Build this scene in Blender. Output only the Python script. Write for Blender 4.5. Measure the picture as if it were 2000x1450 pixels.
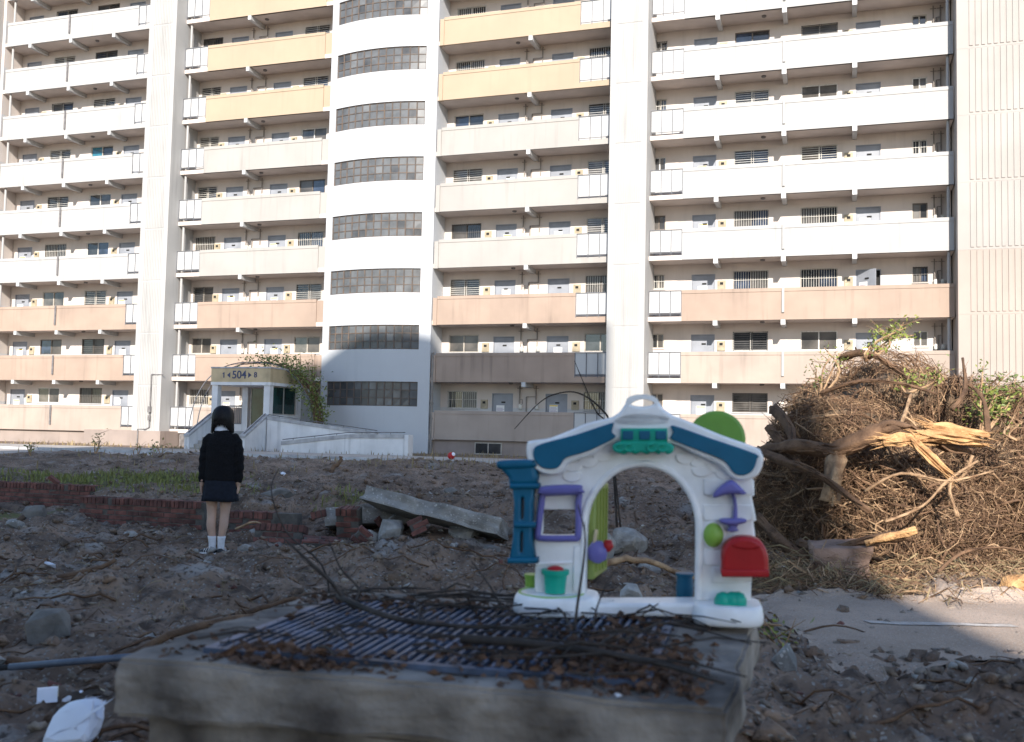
import bpy, bmesh, math, random
import numpy as np
from mathutils import Vector, Matrix
R = math.radians
random.seed(7)
scene = bpy.context.scene
for o in list(bpy.data.objects):
    bpy.data.objects.remove(o)
COL = scene.collection

# ------------------------------------------------------------------ camera
CZ = 1.4                                     # eye height above the dirt
PITCH, ROLL, FACADE = R(3.5106), R(1.2204), R(18.411)
DIST = 44.724
fw = Vector((0, math.cos(PITCH), math.sin(PITCH)))
up0 = Vector((0, -math.sin(PITCH), math.cos(PITCH)))
rx = Vector((1, 0, 0)) * math.cos(ROLL) + up0 * math.sin(ROLL)
up = -Vector((1, 0, 0)) * math.sin(ROLL) + up0 * math.cos(ROLL)
cd = bpy.data.cameras.new('camera')
cam = bpy.data.objects.new('camera', cd)
COL.objects.link(cam)
m = Matrix.Identity(4)
for i in range(3):
    m[i][0], m[i][1], m[i][2] = rx[i], up[i], -fw[i]
m[2][3] = CZ
cam.matrix_world = m
cd.sensor_width = 36.0
cd.lens = 34.99
cd.clip_end = 2000
cd.clip_start = 0.05
cd.dof.use_dof = True
cd.dof.focus_distance = 34.0
cd.dof.aperture_fstop = 3.4
scene.camera = cam

# ------------------------------------------------------------------ light
SUN_EL, SUN_AZ = R(27.3), R(181.3)           # azimuth clockwise from +Y
w = bpy.data.worlds.new('World')
scene.world = w
w.use_nodes = True
nt = w.node_tree
sky = nt.nodes.new('ShaderNodeTexSky')
sky.sky_type = 'NISHITA'
sky.sun_disc = False
sky.sun_elevation = SUN_EL
sky.sun_rotation = SUN_AZ
sky.air_density = 1.0
sky.ozone_density = 2.2
sky.dust_density = 0.4
nt.links.new(sky.outputs[0], nt.nodes['Background'].inputs[0])
nt.nodes['Background'].inputs[1].default_value = 0.142
sd = bpy.data.lights.new('sun', 'SUN')
sd.energy = 4.8
sd.angle = R(0.42)
sd.color = (1.0, 0.93, 0.84)
sun = bpy.data.objects.new('sun', sd)
COL.objects.link(sun)
to_sun = Vector((math.sin(SUN_AZ) * math.cos(SUN_EL), math.cos(SUN_AZ) * math.cos(SUN_EL), math.sin(SUN_EL)))
sun.rotation_euler = to_sun.to_track_quat('Z', 'Y').to_euler()
sun.location = (0, -20, 60)
vs = scene.view_settings
vs.view_transform = 'Standard'
vs.look = 'None'
vs.gamma = 1.0
vs.exposure = 0.85
scene.cycles.max_bounces = 6
scene.cycles.diffuse_bounces = 4
scene.cycles.glossy_bounces = 3
scene.cycles.use_denoising = True

# ------------------------------------------------------------------ helpers
class MB:
    def __init__(s):
        s.v = []; s.f = []; s.m = []
    def add(s, vs_, fs_, mi=0):
        b = len(s.v)
        s.v.extend(vs_)
        for f in fs_:
            s.f.append(tuple(b + i for i in f)); s.m.append(mi)
    def box(s, x0, x1, y0, y1, z0, z1, mi=0):
        s.add([(x0,y0,z0),(x1,y0,z0),(x1,y1,z0),(x0,y1,z0),(x0,y0,z1),(x1,y0,z1),(x1,y1,z1),(x0,y1,z1)],
              [(0,3,2,1),(4,5,6,7),(0,1,5,4),(1,2,6,5),(2,3,7,6),(3,0,4,7)], mi)
        return s
    def prism(s, prof, x0, x1, axis='x', mi=0):
        n = len(prof)
        def pt(p, t):
            return (t, p[0], p[1]) if axis == 'x' else ((p[0], t, p[1]) if axis == 'y' else (p[0], p[1], t))
        s.add([pt(p, x0) for p in prof] + [pt(p, x1) for p in prof],
              [tuple(range(n))[::-1], tuple(range(n, 2*n))] + [(i, (i+1) % n, n+(i+1) % n, n+i) for i in range(n)], mi)
        return s
    def tube(s, pts, rad, n=6, mi=0, caps=True):
        pts = [Vector(p) for p in pts]
        k = len(pts)
        if not hasattr(rad, '__len__'): rad = [rad]*k
        b = len(s.v)
        t0 = (pts[1]-pts[0]).normalized()
        a = Vector((0,0,1)) if abs(t0.z) < .9 else Vector((1,0,0))
        nx = t0.cross(a).normalized()
        for i in range(k):
            t = (pts[min(i+1,k-1)]-pts[max(i-1,0)]).normalized()
            nx = (nx - t*nx.dot(t))
            nx = nx.normalized() if nx.length > 1e-6 else t.orthogonal().normalized()
            ny = t.cross(nx)
            for j in range(n):
                c, d = math.cos(2*math.pi*j/n), math.sin(2*math.pi*j/n)
                s.v.append(tuple(pts[i] + (nx*c + ny*d)*rad[i]))
        for i in range(k-1):
            for j in range(n):
                s.f.append((b+i*n+j, b+i*n+(j+1)%n, b+(i+1)*n+(j+1)%n, b+(i+1)*n+j)); s.m.append(mi)
        if caps:
            s.f.append(tuple(b+j for j in range(n))[::-1]); s.m.append(mi)
            s.f.append(tuple(b+(k-1)*n+j for j in range(n))); s.m.append(mi)
        return s
    def loft(s, rings, caps=True, mi=0):
        b = len(s.v); n = len(rings[0])
        for r_ in rings: s.v.extend([tuple(p) for p in r_])
        for i in range(len(rings)-1):
            for j in range(n):
                s.f.append((b+i*n+j, b+i*n+(j+1)%n, b+(i+1)*n+(j+1)%n, b+(i+1)*n+j)); s.m.append(mi)
        if caps:
            s.f.append(tuple(b+j for j in range(n))[::-1]); s.m.append(mi)
            s.f.append(tuple(b+(len(rings)-1)*n+j for j in range(n))); s.m.append(mi)
        return s
    def mesh(s, name, smooth=False):
        me = bpy.data.meshes.new(name)
        me.from_pydata([tuple(v) for v in s.v], [], s.f)
        if any(s.m): me.polygons.foreach_set('material_index', s.m)
        if smooth: me.polygons.foreach_set('use_smooth', [True]*len(s.f))
        me.update()
        return me

def ell(cx, cy, z, ax, ay, n=16, dx=0, dy=0, p=2.0):
    out = []
    for j in range(n):
        t = 2*math.pi*j/n
        c, d = math.cos(t), math.sin(t)
        q = 2.0/p
        out.append((cx + ax*math.copysign(abs(c)**q, c), cy + ay*math.copysign(abs(d)**q, d), z + dx*c + dy*d))
    return out

def link(o, parent=None):
    COL.objects.link(o)
    if parent: o.parent = parent
    return o
def part(name, me, mats, parent=None, loc=(0,0,0), rot=(0,0,0), smooth=False):
    if isinstance(me, MB): me = me.mesh(name, smooth)
    if not me.materials:
        for mm in (mats if isinstance(mats, (list, tuple)) else [mats]): me.materials.append(mm)
    o = bpy.data.objects.new(name, me)
    o.location = loc; o.rotation_euler = rot
    return link(o, parent)
def empty(name, loc=(0,0,0), rz=0, parent=None):
    o = bpy.data.objects.new(name, None)
    o.empty_display_size = .3
    o.location = loc; o.rotation_euler = (0,0,rz)
    return link(o, parent)
def tag(o, label=None, cat=None, group=None, kind=None):
    if label: o['label'] = label
    if cat: o['category'] = cat
    if group: o['group'] = group
    if kind: o['kind'] = kind
    return o
def bevel(o, wdt, seg=2, ang=40):
    b = o.modifiers.new('bevel', 'BEVEL'); b.width = wdt; b.segments = seg; b.limit_method = 'ANGLE'; b.angle_limit = R(ang)
    return o
def bake(o):
    """replace an object's mesh by its evaluated mesh"""
    bpy.context.view_layer.update()
    dg = bpy.context.evaluated_depsgraph_get()
    me = bpy.data.meshes.new_from_object(o.evaluated_get(dg))
    mats = [sl.material for sl in o.material_slots]
    o.modifiers.clear()
    o.data = me
    if not me.materials:
        for mm in mats: me.materials.append(mm)
    return o
def plate_mesh(name, splines, depth, bev=0.004, res=2):
    """rounded plate with holes: outlines in (x,z), thickness `depth` along y, centred on y=0"""
    cu = bpy.data.curves.new(name, 'CURVE')
    cu.dimensions = '2D'; cu.fill_mode = 'BOTH'
    cu.extrude = max(depth/2 - bev, 1e-4); cu.bevel_depth = bev; cu.bevel_resolution = res; cu.offset = -bev
    for pts in splines:
        sp = cu.splines.new('POLY'); sp.points.add(len(pts)-1)
        for q, p in zip(sp.points, pts): q.co = (p[0], p[1], 0, 1)
        sp.use_cyclic_u = True
    return curve_mesh(cu, name)
def curve_mesh(cu, name):
    o = bpy.data.objects.new(name, cu); COL.objects.link(o)
    bpy.context.view_layer.update()
    dg = bpy.context.evaluated_depsgraph_get()
    me = bpy.data.meshes.new_from_object(o.evaluated_get(dg))
    bpy.data.objects.remove(o); bpy.data.curves.remove(cu)
    me.transform(Matrix.Rotation(R(90), 4, 'X'))
    me.name = name
    return me
def text_mesh(body, size, depth=.012):
    cu = bpy.data.curves.new('lettering', 'FONT'); cu.body = body; cu.size = size; cu.extrude = depth/2
    cu.align_x = 'CENTER'; cu.align_y = 'CENTER'; cu.offset = size*.012
    return curve_mesh(cu, 'lettering')
def smoothline(pts, n=4, closed=True):
    """Catmull-Rom through 2D points"""
    out = []; k = len(pts)
    for i in range(k if closed else k-1):
        g = (lambda j: pts[j % k]) if closed else (lambda j: pts[min(max(j,0),k-1)])
        p0, p1, p2, p3 = g(i-1), g(i), g(i+1), g(i+2)
        for q in range(n):
            t = q/n
            out.append(tuple(.5*((2*b)+(-a+c)*t+(2*a-5*b+4*c-d)*t*t+(-a+3*b-3*c+d)*t**3) for a,b,c,d in zip(p0,p1,p2,p3)))
    if not closed: out.append(tuple(pts[-1]))
    return out

def at(px, py, Y):           # survey helper: point seen at that spot of the view, Y metres out
    d = fw + rx*((px-1000)/1944.) - up*((py-725)/1944.)
    return Vector((0, 0, CZ)) + d*(Y/d.y)

# value noise (numpy)
_rng = np.random.RandomState(3)
_tab = _rng.rand(256, 256)
def vnoise(x, y):
    xi, yi = np.floor(x).astype(int), np.floor(y).astype(int)
    fx, fy = x-xi, y-yi
    fx = fx*fx*(3-2*fx); fy = fy*fy*(3-2*fy)
    g = lambda a, b: _tab[a & 255, b & 255]
    return (g(xi,yi)*(1-fx)+g(xi+1,yi)*fx)*(1-fy)+(g(xi,yi+1)*(1-fx)+g(xi+1,yi+1)*fx)*fy - .5
def fbm(x, y, oct_=4):
    s = 0; a = 1.0
    for i in range(oct_):
        s = s + a*vnoise(x*2**i+17.3*i, y*2**i+9.1*i); a *= .5
    return s
def sstep(a, b, x):
    t = np.clip((x-a)/(b-a), 0, 1)
    return t*t*(3-2*t)

# ------------------------------------------------------------------ materials
def mat(name, col, rough=.7, var=.12, scale=3.0, bump=0.0, bscale=40.0, metal=0.0, spec=.5, streak=0.0, col2=None, speck=None, band=None, coat=0, sss=0):
    m_ = bpy.data.materials.new(name); m_.use_nodes = True
    t = m_.node_tree; N = t.nodes; L = t.links
    b = N['Principled BSDF']
    b.inputs['Roughness'].default_value = rough
    b.inputs['Metallic'].default_value = metal
    b.inputs['Specular IOR Level'].default_value = spec
    if coat: b.inputs['Coat Weight'].default_value = coat
    if sss:
        b.inputs['Subsurface Weight'].default_value = sss; b.inputs['Subsurface Scale'].default_value = .01
    geo = N.new('ShaderNodeNewGeometry')
    def noise(sc, det=4, vec=None):
        n = N.new('ShaderNodeTexNoise'); n.inputs['Scale'].default_value = sc; n.inputs['Detail'].default_value = det
        L.new(vec or geo.outputs['Position'], n.inputs['Vector']); return n.outputs['Fac']
    def mixc(fac, a, c, mode='MIX'):
        x = N.new('ShaderNodeMix'); x.data_type = 'RGBA'; x.blend_type = mode
        for sk, val in ((0, fac), (6, a), (7, c)):
            if hasattr(val, 'is_output'): L.new(val, x.inputs[sk])
            elif sk == 0: x.inputs[0].default_value = val
            else: x.inputs[sk].default_value = (*val[:3], 1)
        return x.outputs[2]
    def ramp(fac, lo, hi):
        x = N.new('ShaderNodeMapRange'); x.inputs[1].default_value = lo; x.inputs[2].default_value = hi
        L.new(fac, x.inputs[0]); return x.outputs[0]
    c2 = col2 or tuple(min(1, c*(1-2*var)) for c in col)
    c1 = tuple(min(1, c*(1+var)) for c in col) if not col2 else col
    out = mixc(ramp(noise(scale), .35, .68), c1, c2)
    if band:     # painted dado: z0, storey height, band height, colour
        sep = N.new('ShaderNodeSeparateXYZ'); L.new(geo.outputs['Position'], sep.inputs[0])
        a = N.new('ShaderNodeMath'); a.operation = 'SUBTRACT'; L.new(sep.outputs[2], a.inputs[0]); a.inputs[1].default_value = band[0]
        bb = N.new('ShaderNodeMath'); bb.operation = 'MODULO'; L.new(a.outputs[0], bb.inputs[0]); bb.inputs[1].default_value = band[1]
        c = N.new('ShaderNodeMath'); c.operation = 'LESS_THAN'; L.new(bb.outputs[0], c.inputs[0]); c.inputs[1].default_value = band[2]
        out = mixc(c.outputs[0], out, band[3])
    if streak:
        mp = N.new('ShaderNodeMapping'); mp.inputs['Scale'].default_value = (2.6, 2.6, .16)
        L.new(geo.outputs['Position'], mp.inputs[0])
        f1 = ramp(noise(1.6, 6, mp.outputs[0]), .52, .78)
        f2 = ramp(noise(.55, 3), .35, .7)
        k = N.new('ShaderNodeMath'); k.operation = 'MULTIPLY'; L.new(f1, k.inputs[0]); L.new(f2, k.inputs[1])
        k2 = N.new('ShaderNodeMath'); k2.operation = 'MULTIPLY'; L.new(k.outputs[0], k2.inputs[0]); k2.inputs[1].default_value = streak
        out = mixc(k2.outputs[0], out, tuple(c*.42 for c in col))
    if speck:    # scale, threshold, colour
        v = N.new('ShaderNodeTexVoronoi'); v.inputs['Scale'].default_value = speck[0]; L.new(geo.outputs['Position'], v.inputs['Vector'])
        sp = N.new('ShaderNodeSeparateColor'); L.new(v.outputs['Color'], sp.inputs[0])
        out = mixc(ramp(sp.outputs[0], speck[1], speck[1]+.02), out, mixc(sp.outputs[1], speck[2], tuple(c*.45 for c in speck[2])))
    L.new(out, b.inputs['Base Color'])
    if bump:
        bp = N.new('ShaderNodeBump'); bp.inputs['Strength'].default_value = bump; bp.inputs['Distance'].default_value = .02
        L.new(noise(bscale, 6), bp.inputs['Height']); L.new(bp.outputs[0], b.inputs['Normal'])
    return m_

WH = (.385, .378, .368)
m_white = mat('white_paint', WH, .75, .03, .6, streak=.5, bump=.08, bscale=12)
m_tower = mat('tower_paint', (.47, .482, .50), .75, .025, .5, streak=.16, bump=.08, bscale=10)
m_cream = mat('cream_paint', (.355, .335, .312), .78, .03, .6, streak=.45, bump=.08, bscale=12)
m_pink = mat('pink_paint', (.35, .262, .206), .8, .06, .7, streak=.7, bump=.08, bscale=12)
m_pink_pale = mat('pale_pink_paint', (.37, .30, .252), .8, .06, .7, streak=.65, bump=.08, bscale=12)
m_yellow = mat('yellow_paint', (.39, .302, .215), .78, .03, .6, streak=.18, bump=.08, bscale=12)
m_ceiling = mat('corridor_ceiling_paint', (.60, .52, .47), .85, .06, 1.0, streak=0)
m_corr = mat('corridor_wall_paint', (.58, .515, .47), .85, .05, .8, streak=.3, band=(-.3317+2.65-1.13, 2.65, 1.32, (.50, .49, .487)))
m_base = mat('base_wall_paint', (.29, .235, .205), .85, .08, .9, streak=.5, bump=.15, bscale=14)
m_end = mat('end_wall_paint', (.355, .328, .305), .8, .04, .5, streak=.2)
m_end_pink = mat('end_wall_pink_paint', (.355, .302, .265), .8, .04, .5, streak=.25)
m_door = mat('door_paint', (.26, .275, .31), .5, .08, 2)
m_frame_b = mat('brown_window_frame', (.13, .105, .085), .5, .1, 8)
m_frame_g = mat('beige_window_frame', (.42, .38, .33), .5, .1, 8)
m_frame_w = mat('white_window_frame', (.62, .60, .57), .5, .1, 8)
def glassmat(name, col, rough=.08):
    return mat(name, col, rough, .35, 1.3, spec=.8)
m_glass = [glassmat('dark_pane', (.035, .037, .04)), glassmat('curtain_pane', (.11, .10, .09)), glassmat('blue_pane', (.04, .055, .09)), glassmat('shutter_pane', (.075, .066, .058), .3), glassmat('teal_pane', (.03, .16, .22))]
m_wired = [mat('wired_pane', (.11, .114, .118), .28, .15, 1.7, spec=.45), mat('wired_pane_light', (.145, .15, .154), .3, .15, 1.7, spec=.45), mat('wired_pane_dark', (.07, .072, .075), .25, .2, 1.7, spec=.4)]
m_mullion = mat('rusty_mullion', (.12, .08, .055), .6, .35, 6, col2=(.06, .056, .055))
m_rail = mat('rail_steel', (.13, .135, .15), .5, .1, 5)
m_panel = mat('white_rail_panel', (.46, .46, .458), .5, .02, 1, streak=.15)
m_bar = mat('pale_grille', (.55, .53, .49), .5, .1, 5)
m_bar_d = mat('dark_grille', (.09, .085, .08), .5, .1, 5)
m_box = mat('tan_meter_box', (.37, .31, .215), .6, .1, 5)
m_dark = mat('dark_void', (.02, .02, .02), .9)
m_pipe = mat('painted_pipe', (.22, .195, .175), .6, .1, 5)
m_pipe_d = mat('grey_pipe', (.16, .15, .15), .6, .2, 5)
m_meter = mat('gas_meter_enamel', (.60, .58, .53), .5, .1, 9)
m_notice = mat('notice_paper', (.78, .77, .76), .8, .02, 3)
m_notice_y = mat('notice_yellow', (.75, .55, .10), .8, .05, 3)
m_notice_l = mat('notice_print', (.40, .33, .42), .8, .05, 3)
m_letter = mat('navy_lettering', (.045, .055, .12), .6, .1, 5)
m_fascia = mat('tan_fascia_tile', (.52, .40, .24), .7, .1, 1.5, streak=.5)
m_conc_w = mat('white_washed_concrete', (.70, .69, .69), .85, .06, 1.5, streak=.95, bump=.25, bscale=20)
m_conc = mat('grey_concrete', (.36, .345, .325), .9, .14, 2.2, streak=.4, bump=.4, bscale=30)
m_conc_cap = mat('stained_concrete_cap', (.42, .41, .41), .9, .14, 3, streak=.3, bump=.3, bscale=30)
m_porch_glass = mat('green_tinted_pane', (.018, .05, .045), .05, .3, 1.3, spec=.4)
m_brick = mat('red_brick', (.175, .07, .055), .9, .25, 9, bump=.5, bscale=60)
m_brick_d = mat('dark_red_brick', (.125, .055, .045), .9, .25, 9, bump=.5, bscale=60)
m_mortar = mat('mortar', (.10, .09, .08), .95, .2, 10, bump=.4)
m_rubble = mat('broken_concrete', (.30, .285, .265), .92, .18, 5, bump=.6, bscale=45, speck=(60, .9, (.5,.48,.45)))
m_rubble_l = mat('pale_broken_concrete', (.42, .40, .375), .92, .22, 9, bump=.9, bscale=30, col2=(.24,.225,.205))
m_stone = mat('grey_stone', (.17, .155, .14), .9, .2, 6, bump=.5, bscale=30)
m_dirt = mat('dirt', (.29, .198, .14), .96, .22, 1.3, bump=1.0, bscale=24, col2=(.105, .068, .046), speck=(70, .90, (.33, .30, .265)))
m_gravel = mat('loose_gravel', (.33, .27, .215), .92, .3, 11, bump=.3, col2=(.08, .057, .042))
m_asphalt = mat('worn_asphalt', (.50, .38, .30), .95, .2, 1.1, bump=1.0, bscale=70, col2=(.33, .25, .19), speck=(110, .80, (.52, .44, .37)))
m_road = mat('pale_road_concrete', (.40, .37, .34), .9, .12, .8, bump=.3, bscale=60)
m_linepaint = mat('worn_line_paint', (.55, .51, .47), .85, .2, 16, bump=.6, bscale=60, col2=(.42, .36, .31))
m_grass = mat('grass_blade', (.215, .225, .055), .7, .3, 3, col2=(.15, .145, .045))
m_grass_dry = mat('dry_grass_blade', (.32, .245, .13), .8, .3, 4, col2=(.19, .14, .075))
m_leaf = mat('leaf_green', (.15, .19, .045), .55, .3, 5, col2=(.08, .12, .025))
m_leaf_y = mat('leaf_yellow_green', (.27, .30, .06), .55, .3, 5, col2=(.16, .20, .04))
m_leaf_dead = mat('dead_leaf', (.17, .088, .05), .85, .4, 26, col2=(.05, .03, .021))
m_twig = mat('dark_twig', (.045, .034, .028), .85, .3, 12)
m_root = mat('root_bark', (.19, .108, .06), .88, .3, 7, bump=.7, bscale=50, col2=(.075, .04, .022))
m_root_l = mat('pale_root', (.47, .31, .18), .85, .25, 9, bump=.5, bscale=50, col2=(.18, .10, .052))
m_wood = mat('split_orange_wood', (.60, .36, .165), .8, .22, 9, bump=.9, bscale=40, col2=(.33, .17, .07))
m_soil_pale = mat('pale_root_soil', (.26, .185, .12), .95, .2, 3, bump=1.0, bscale=28, col2=(.08, .05, .03))
m_steel = mat('blue_grey_steel', (.10, .13, .195), .5, .3, 9, metal=.2)
m_pipe_b = mat('blue_grey_pipe', (.10, .125, .17), .45, .2, 8)
# ------------------------------------------------------------------ ground
_bx = [-60, -12.5, -6.6, -5.95, -4.0, -2.4, 0.0, 3.0, 8.0, 60]
_by = [17.8, 17.8, 15.95, 14.0, 13.35, 13.2, 13.6, 14.4, 16.5, 18.0]
def terrain(x, y):
    x = np.asarray(x, float); y = np.asarray(y, float)
    yb = np.interp(x, _bx, _by)
    wdt = np.where(x < -3.0, .30, 1.2)
    z = .33*sstep(yb+.02, yb+.02+wdt, y)
    crest = np.exp(-((y-25.2)/3.2)**2)*(.26+.16*fbm(x*.35, y*.3, 3))*sstep(60, 20, np.abs(x))*sstep(9, 3, x)
    z = z + crest
    def hump(cx, cy, sx, sy, h): return h*np.exp(-((x-cx)/sx)**2-((y-cy)/sy)**2)
    z = z + hump(-.8, 9.3, 1.6, .75, .24) + hump(-2.9, 8.6, 1.2, .7, .16) + hump(2.45, 4.75, 1.3, .62, .27)
    z = z + hump(-2.2, 6.2, 1.4, .9, .10) + hump(.7, 13.8, 1.4, 1.2, .22) + hump(-1.3, 3.7, .8, 1.0, .08)
    z = z + hump(3.8, 12.2, 2.4, 1.8, .2) + hump(1.0, 6.4, .8, .6, .08)
    flat = sstep(.3, 1.0, np.minimum(np.minimum(x-1.75+.2*fbm(y*2, x*2, 2), 12-x), np.minimum(y-5.75+.25*fbm(x*2+3, y, 2), 9.0-y))*1.8)   # asphalt apron
    farf = sstep(28.5, 30.5, y) + sstep(2.5, 1.0, y)
    amp = (1-flat)*(1-np.clip(farf, 0, 1)*.85)
    n = .17*fbm(x*.9, y*.9, 3) + .11*fbm(x*3.1+5, y*3.1, 4) + .05*np.clip(np.abs(fbm(x*1.7+8, y*4.0+2, 3))*3-.4, 0, 1)
    near = sstep(30, 16, y)
    n = n + near*(.11*np.abs(fbm(x*6.3+3, y*6.3, 3)) + .05*np.abs(fbm(x*17, y*17+4, 2)))
    moss = np.exp(-((x+7.6)/1.1)**2-((y-14.6)/.8)**2)
    z = z*(1-flat) + amp*n*(1-.8*moss) + flat*.03
    return z
import bisect
def TZ(x, y):                # height of the built ground mesh
    i = min(max(bisect.bisect_right(XL, x)-1, 0), len(XL)-2); j = min(max(bisect.bisect_right(YL, y)-1, 0), len(YL)-2)
    a = (x-XL[i])/(XL[i+1]-XL[i]); b = (y-YL[j])/(YL[j+1]-YL[j])
    return float((gz[j,i]*(1-a)+gz[j,i+1]*a)*(1-b)+(gz[j+1,i]*(1-a)+gz[j+1,i+1]*a)*b)
def ground_at(px, py, dz=0.0):
    d = fw + rx*((px-1000)/1944.) - up*((py-725)/1944.)
    Y = 2.0
    while Y < 60:
        p = Vector((0, 0, CZ)) + d*(Y/d.y)
        if p.z <= TZ(p.x, p.y)+dz: break
        Y *= 1.01
    p.z = TZ(p.x, p.y)+dz
    return p
def lines(a, b, spec):
    out = []
    for lo, hi, st in spec:
        out.extend(np.arange(lo, hi, st))
    return np.array(out)
xs = lines(0, 0, [(-400,-60,40), (-60,-20,4), (-20,-9,.3), (-9,-5,.08), (-5,6.5,.045), (6.5,12,.2), (12,60,4), (60,401,40)])
ys = lines(0, 0, [(-400,-40,40), (-40,-4,4), (-4,2.6,.5), (2.6,11,.045), (11,19,.075), (19,31,.16), (31,60,1.0), (60,401,40)])
gx, gy = np.meshgrid(xs, ys)
gz = terrain(gx, gy)
XL, YL = xs.tolist(), ys.tolist()
nx_, ny_ = len(xs), len(ys)
me = bpy.data.meshes.new('ground')
idx = np.arange(nx_*ny_).reshape(ny_, nx_)
quads = np.stack([idx[:-1,:-1], idx[:-1,1:], idx[1:,1:], idx[1:,:-1]], -1).reshape(-1, 4)
me.from_pydata(np.stack([gx, gy, gz], -1).reshape(-1, 3).tolist(), [], quads.tolist())
me.polygons.foreach_set('use_smooth', [True]*len(quads))
ground = part('ground', me, m_dirt)
tag(ground, 'brown gravelly dirt ground of the cleared yard', kind='structure')
# moss tint as cover on the soil
def cover_material():
    t = m_dirt.node_tree; N = t.nodes; L = t.links
    b = N['Principled BSDF']; src = b.inputs['Base Color'].links[0].from_socket
    at = N.new('ShaderNodeAttribute'); at.attribute_name = 'cover'
    nz = N.new('ShaderNodeTexNoise'); nz.inputs['Scale'].default_value = 9
    g = N.new('ShaderNodeNewGeometry'); L.new(g.outputs['Position'], nz.inputs['Vector'])
    a = N.new('ShaderNodeMath'); a.operation = 'ADD'; L.new(at.outputs['Fac'], a.inputs[0]); L.new(nz.outputs['Fac'], a.inputs[1])
    r_ = N.new('ShaderNodeMapRange'); r_.inputs[1].default_value = .75; r_.inputs[2].default_value = 1.15; L.new(a.outputs[0], r_.inputs[0])
    for sc, lo, hi, colr in ((.55, .52, .70, (.16, .10, .068)), (1.9, .56, .70, (.30, .275, .25)), (4.2, .53, .66, (.062, .041, .029)), (13.0, .60, .68, (.20, .125, .075)), (26.0, .54, .66, (.058, .038, .027))):  # darkest two tones paint crevice shade into the soil colour
        pn = N.new('ShaderNodeTexNoise'); pn.inputs['Scale'].default_value = sc; pn.inputs['Detail'].default_value = 5; L.new(g.outputs['Position'], pn.inputs['Vector'])
        pr = N.new('ShaderNodeMapRange'); pr.inputs[1].default_value = lo; pr.inputs[2].default_value = hi; pr.inputs[4].default_value = .85; L.new(pn.outputs['Fac'], pr.inputs[0])
        pm = N.new('ShaderNodeMix'); pm.data_type = 'RGBA'; L.new(pr.outputs[0], pm.inputs[0]); L.new(src, pm.inputs[6]); pm.inputs[7].default_value = (*colr, 1); src = pm.outputs[2]
    x = N.new('ShaderNodeMix'); x.data_type = 'RGBA'; L.new(r_.outputs[0], x.inputs[0]); L.new(src, x.inputs[6]); x.inputs[7].default_value = (.10, .10, .026, 1)
    L.new(x.outputs[2], b.inputs['Base Color'])
cover_material()
def grass_amount(x, y):
    yb = np.interp(x, _bx, _by)
    n = fbm(np.asarray(x)*.7+4, np.asarray(y)*.5, 3)
    a = np.exp(-((x+6.9)/2.3)**2-((y-17.3)/2.4)**2)*(y > yb+.1)
    b = .6*np.exp(-((x+2.3)/.8)**2-((y-14.2)/.55)**2)
    c = .5*np.exp(-((x+5.2)/1.6)**2-((y-14.9)/.7)**2)*(y > yb+.1)
    return np.clip((a+b+c)*(1+1.4*n), 0, 1)
mossy = np.exp(-((gx+7.6)/1.0)**2-((gy-14.7)/.75)**2)
cov = np.clip(.8*grass_amount(gx, gy)+.9*mossy, 0, 1).reshape(-1)
cov_at = me.attributes.new('cover', 'FLOAT', 'POINT'); cov_at.data.foreach_set('value', cov.astype(np.float32))

# asphalt apron at the right with a worn painted line
def sheet(name, poly_x, poly_y, z, material, nx=40, ny=20, jag=.12, follow=None):
    mb = MB()
    us = np.linspace(0, 1, nx); vs_ = np.linspace(0, 1, ny)
    for v in vs_:
        for u in us:
            x = poly_x[0]+(poly_x[1]-poly_x[0])*u; y = poly_y[0]+(poly_y[1]-poly_y[0])*v
            e = jag*float(fbm(np.array([x*2.2]), np.array([y*2.2]), 3)[0])
            if v in (0, 1): y += e*2
            if u in (0, 1): x += e*2
            mb.v.append((x, y, z if follow is None else follow(x, y)+z))
    for j in range(ny-1):
        for i in range(nx-1):
            mb.f.append((j*nx+i, j*nx+i+1, (j+1)*nx+i+1, (j+1)*nx+i)); mb.m.append(0)
    return part(name, mb, material)
o = sheet('asphalt_apron', (1.95, 10.5), (6.15, 8.75), .014, m_asphalt, 150, 60, .16, TZ)
tag(o, 'worn asphalt strip beside the root pile', kind='structure')
o = sheet('road_marking', (2.66, 3.78), (7.42, 7.55), .020, m_linepaint, 60, 7, .05, TZ)
tag(o, 'worn white painted line on the asphalt', kind='structure')

# ------------------------------------------------------------------ road in front of the block (facade-aligned frame: x along, -y toward the yard)
FR = Matrix.Translation((0, DIST, 0)) @ Matrix.Rotation(-FACADE, 4, 'Z')
def FL(u, w_, z=0):          # facade frame -> world
    return FR @ Vector((u, -w_, z))
froot = dict(loc=(0, DIST, 0), rot=(0, 0, -FACADE))
tag(part('road', MB().box(-60, 60, -18, -13, .2, .375), m_road, **froot), 'pale concrete road in front of the apartment block', kind='structure')
tag(part('pavement', MB().box(-60, 60, -12.82, -7.2, .2, .405), m_road, **froot), 'pale paved walk along the apartment block', kind='structure')
kerb = tag(empty('kerb', (0, DIST, 0), -FACADE), 'grey kerb along the road', kind='structure')
kme = MB().box(.006, .994, -.09, .09, .2, .475).mesh('kerb_stone'); kme.materials.append(m_conc_cap)
for i in range(-26, 16):
    part('kerb_stone', kme, None, kerb, (i*1.0, -12.91, random.uniform(-.006, .006)))

# ------------------------------------------------------------------ apartment block
H = 2.65
def zt(k): return -.3317 + H*k          # top of parapet k
NF = 10
bld = empty('apartment_building', (0, DIST, 0), -FACADE)
tag(bld, 'long white and pink apartment block with open corridors and a rounded stair tower', 'building')
YW = 1.3                                 # corridor wall depth

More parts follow.
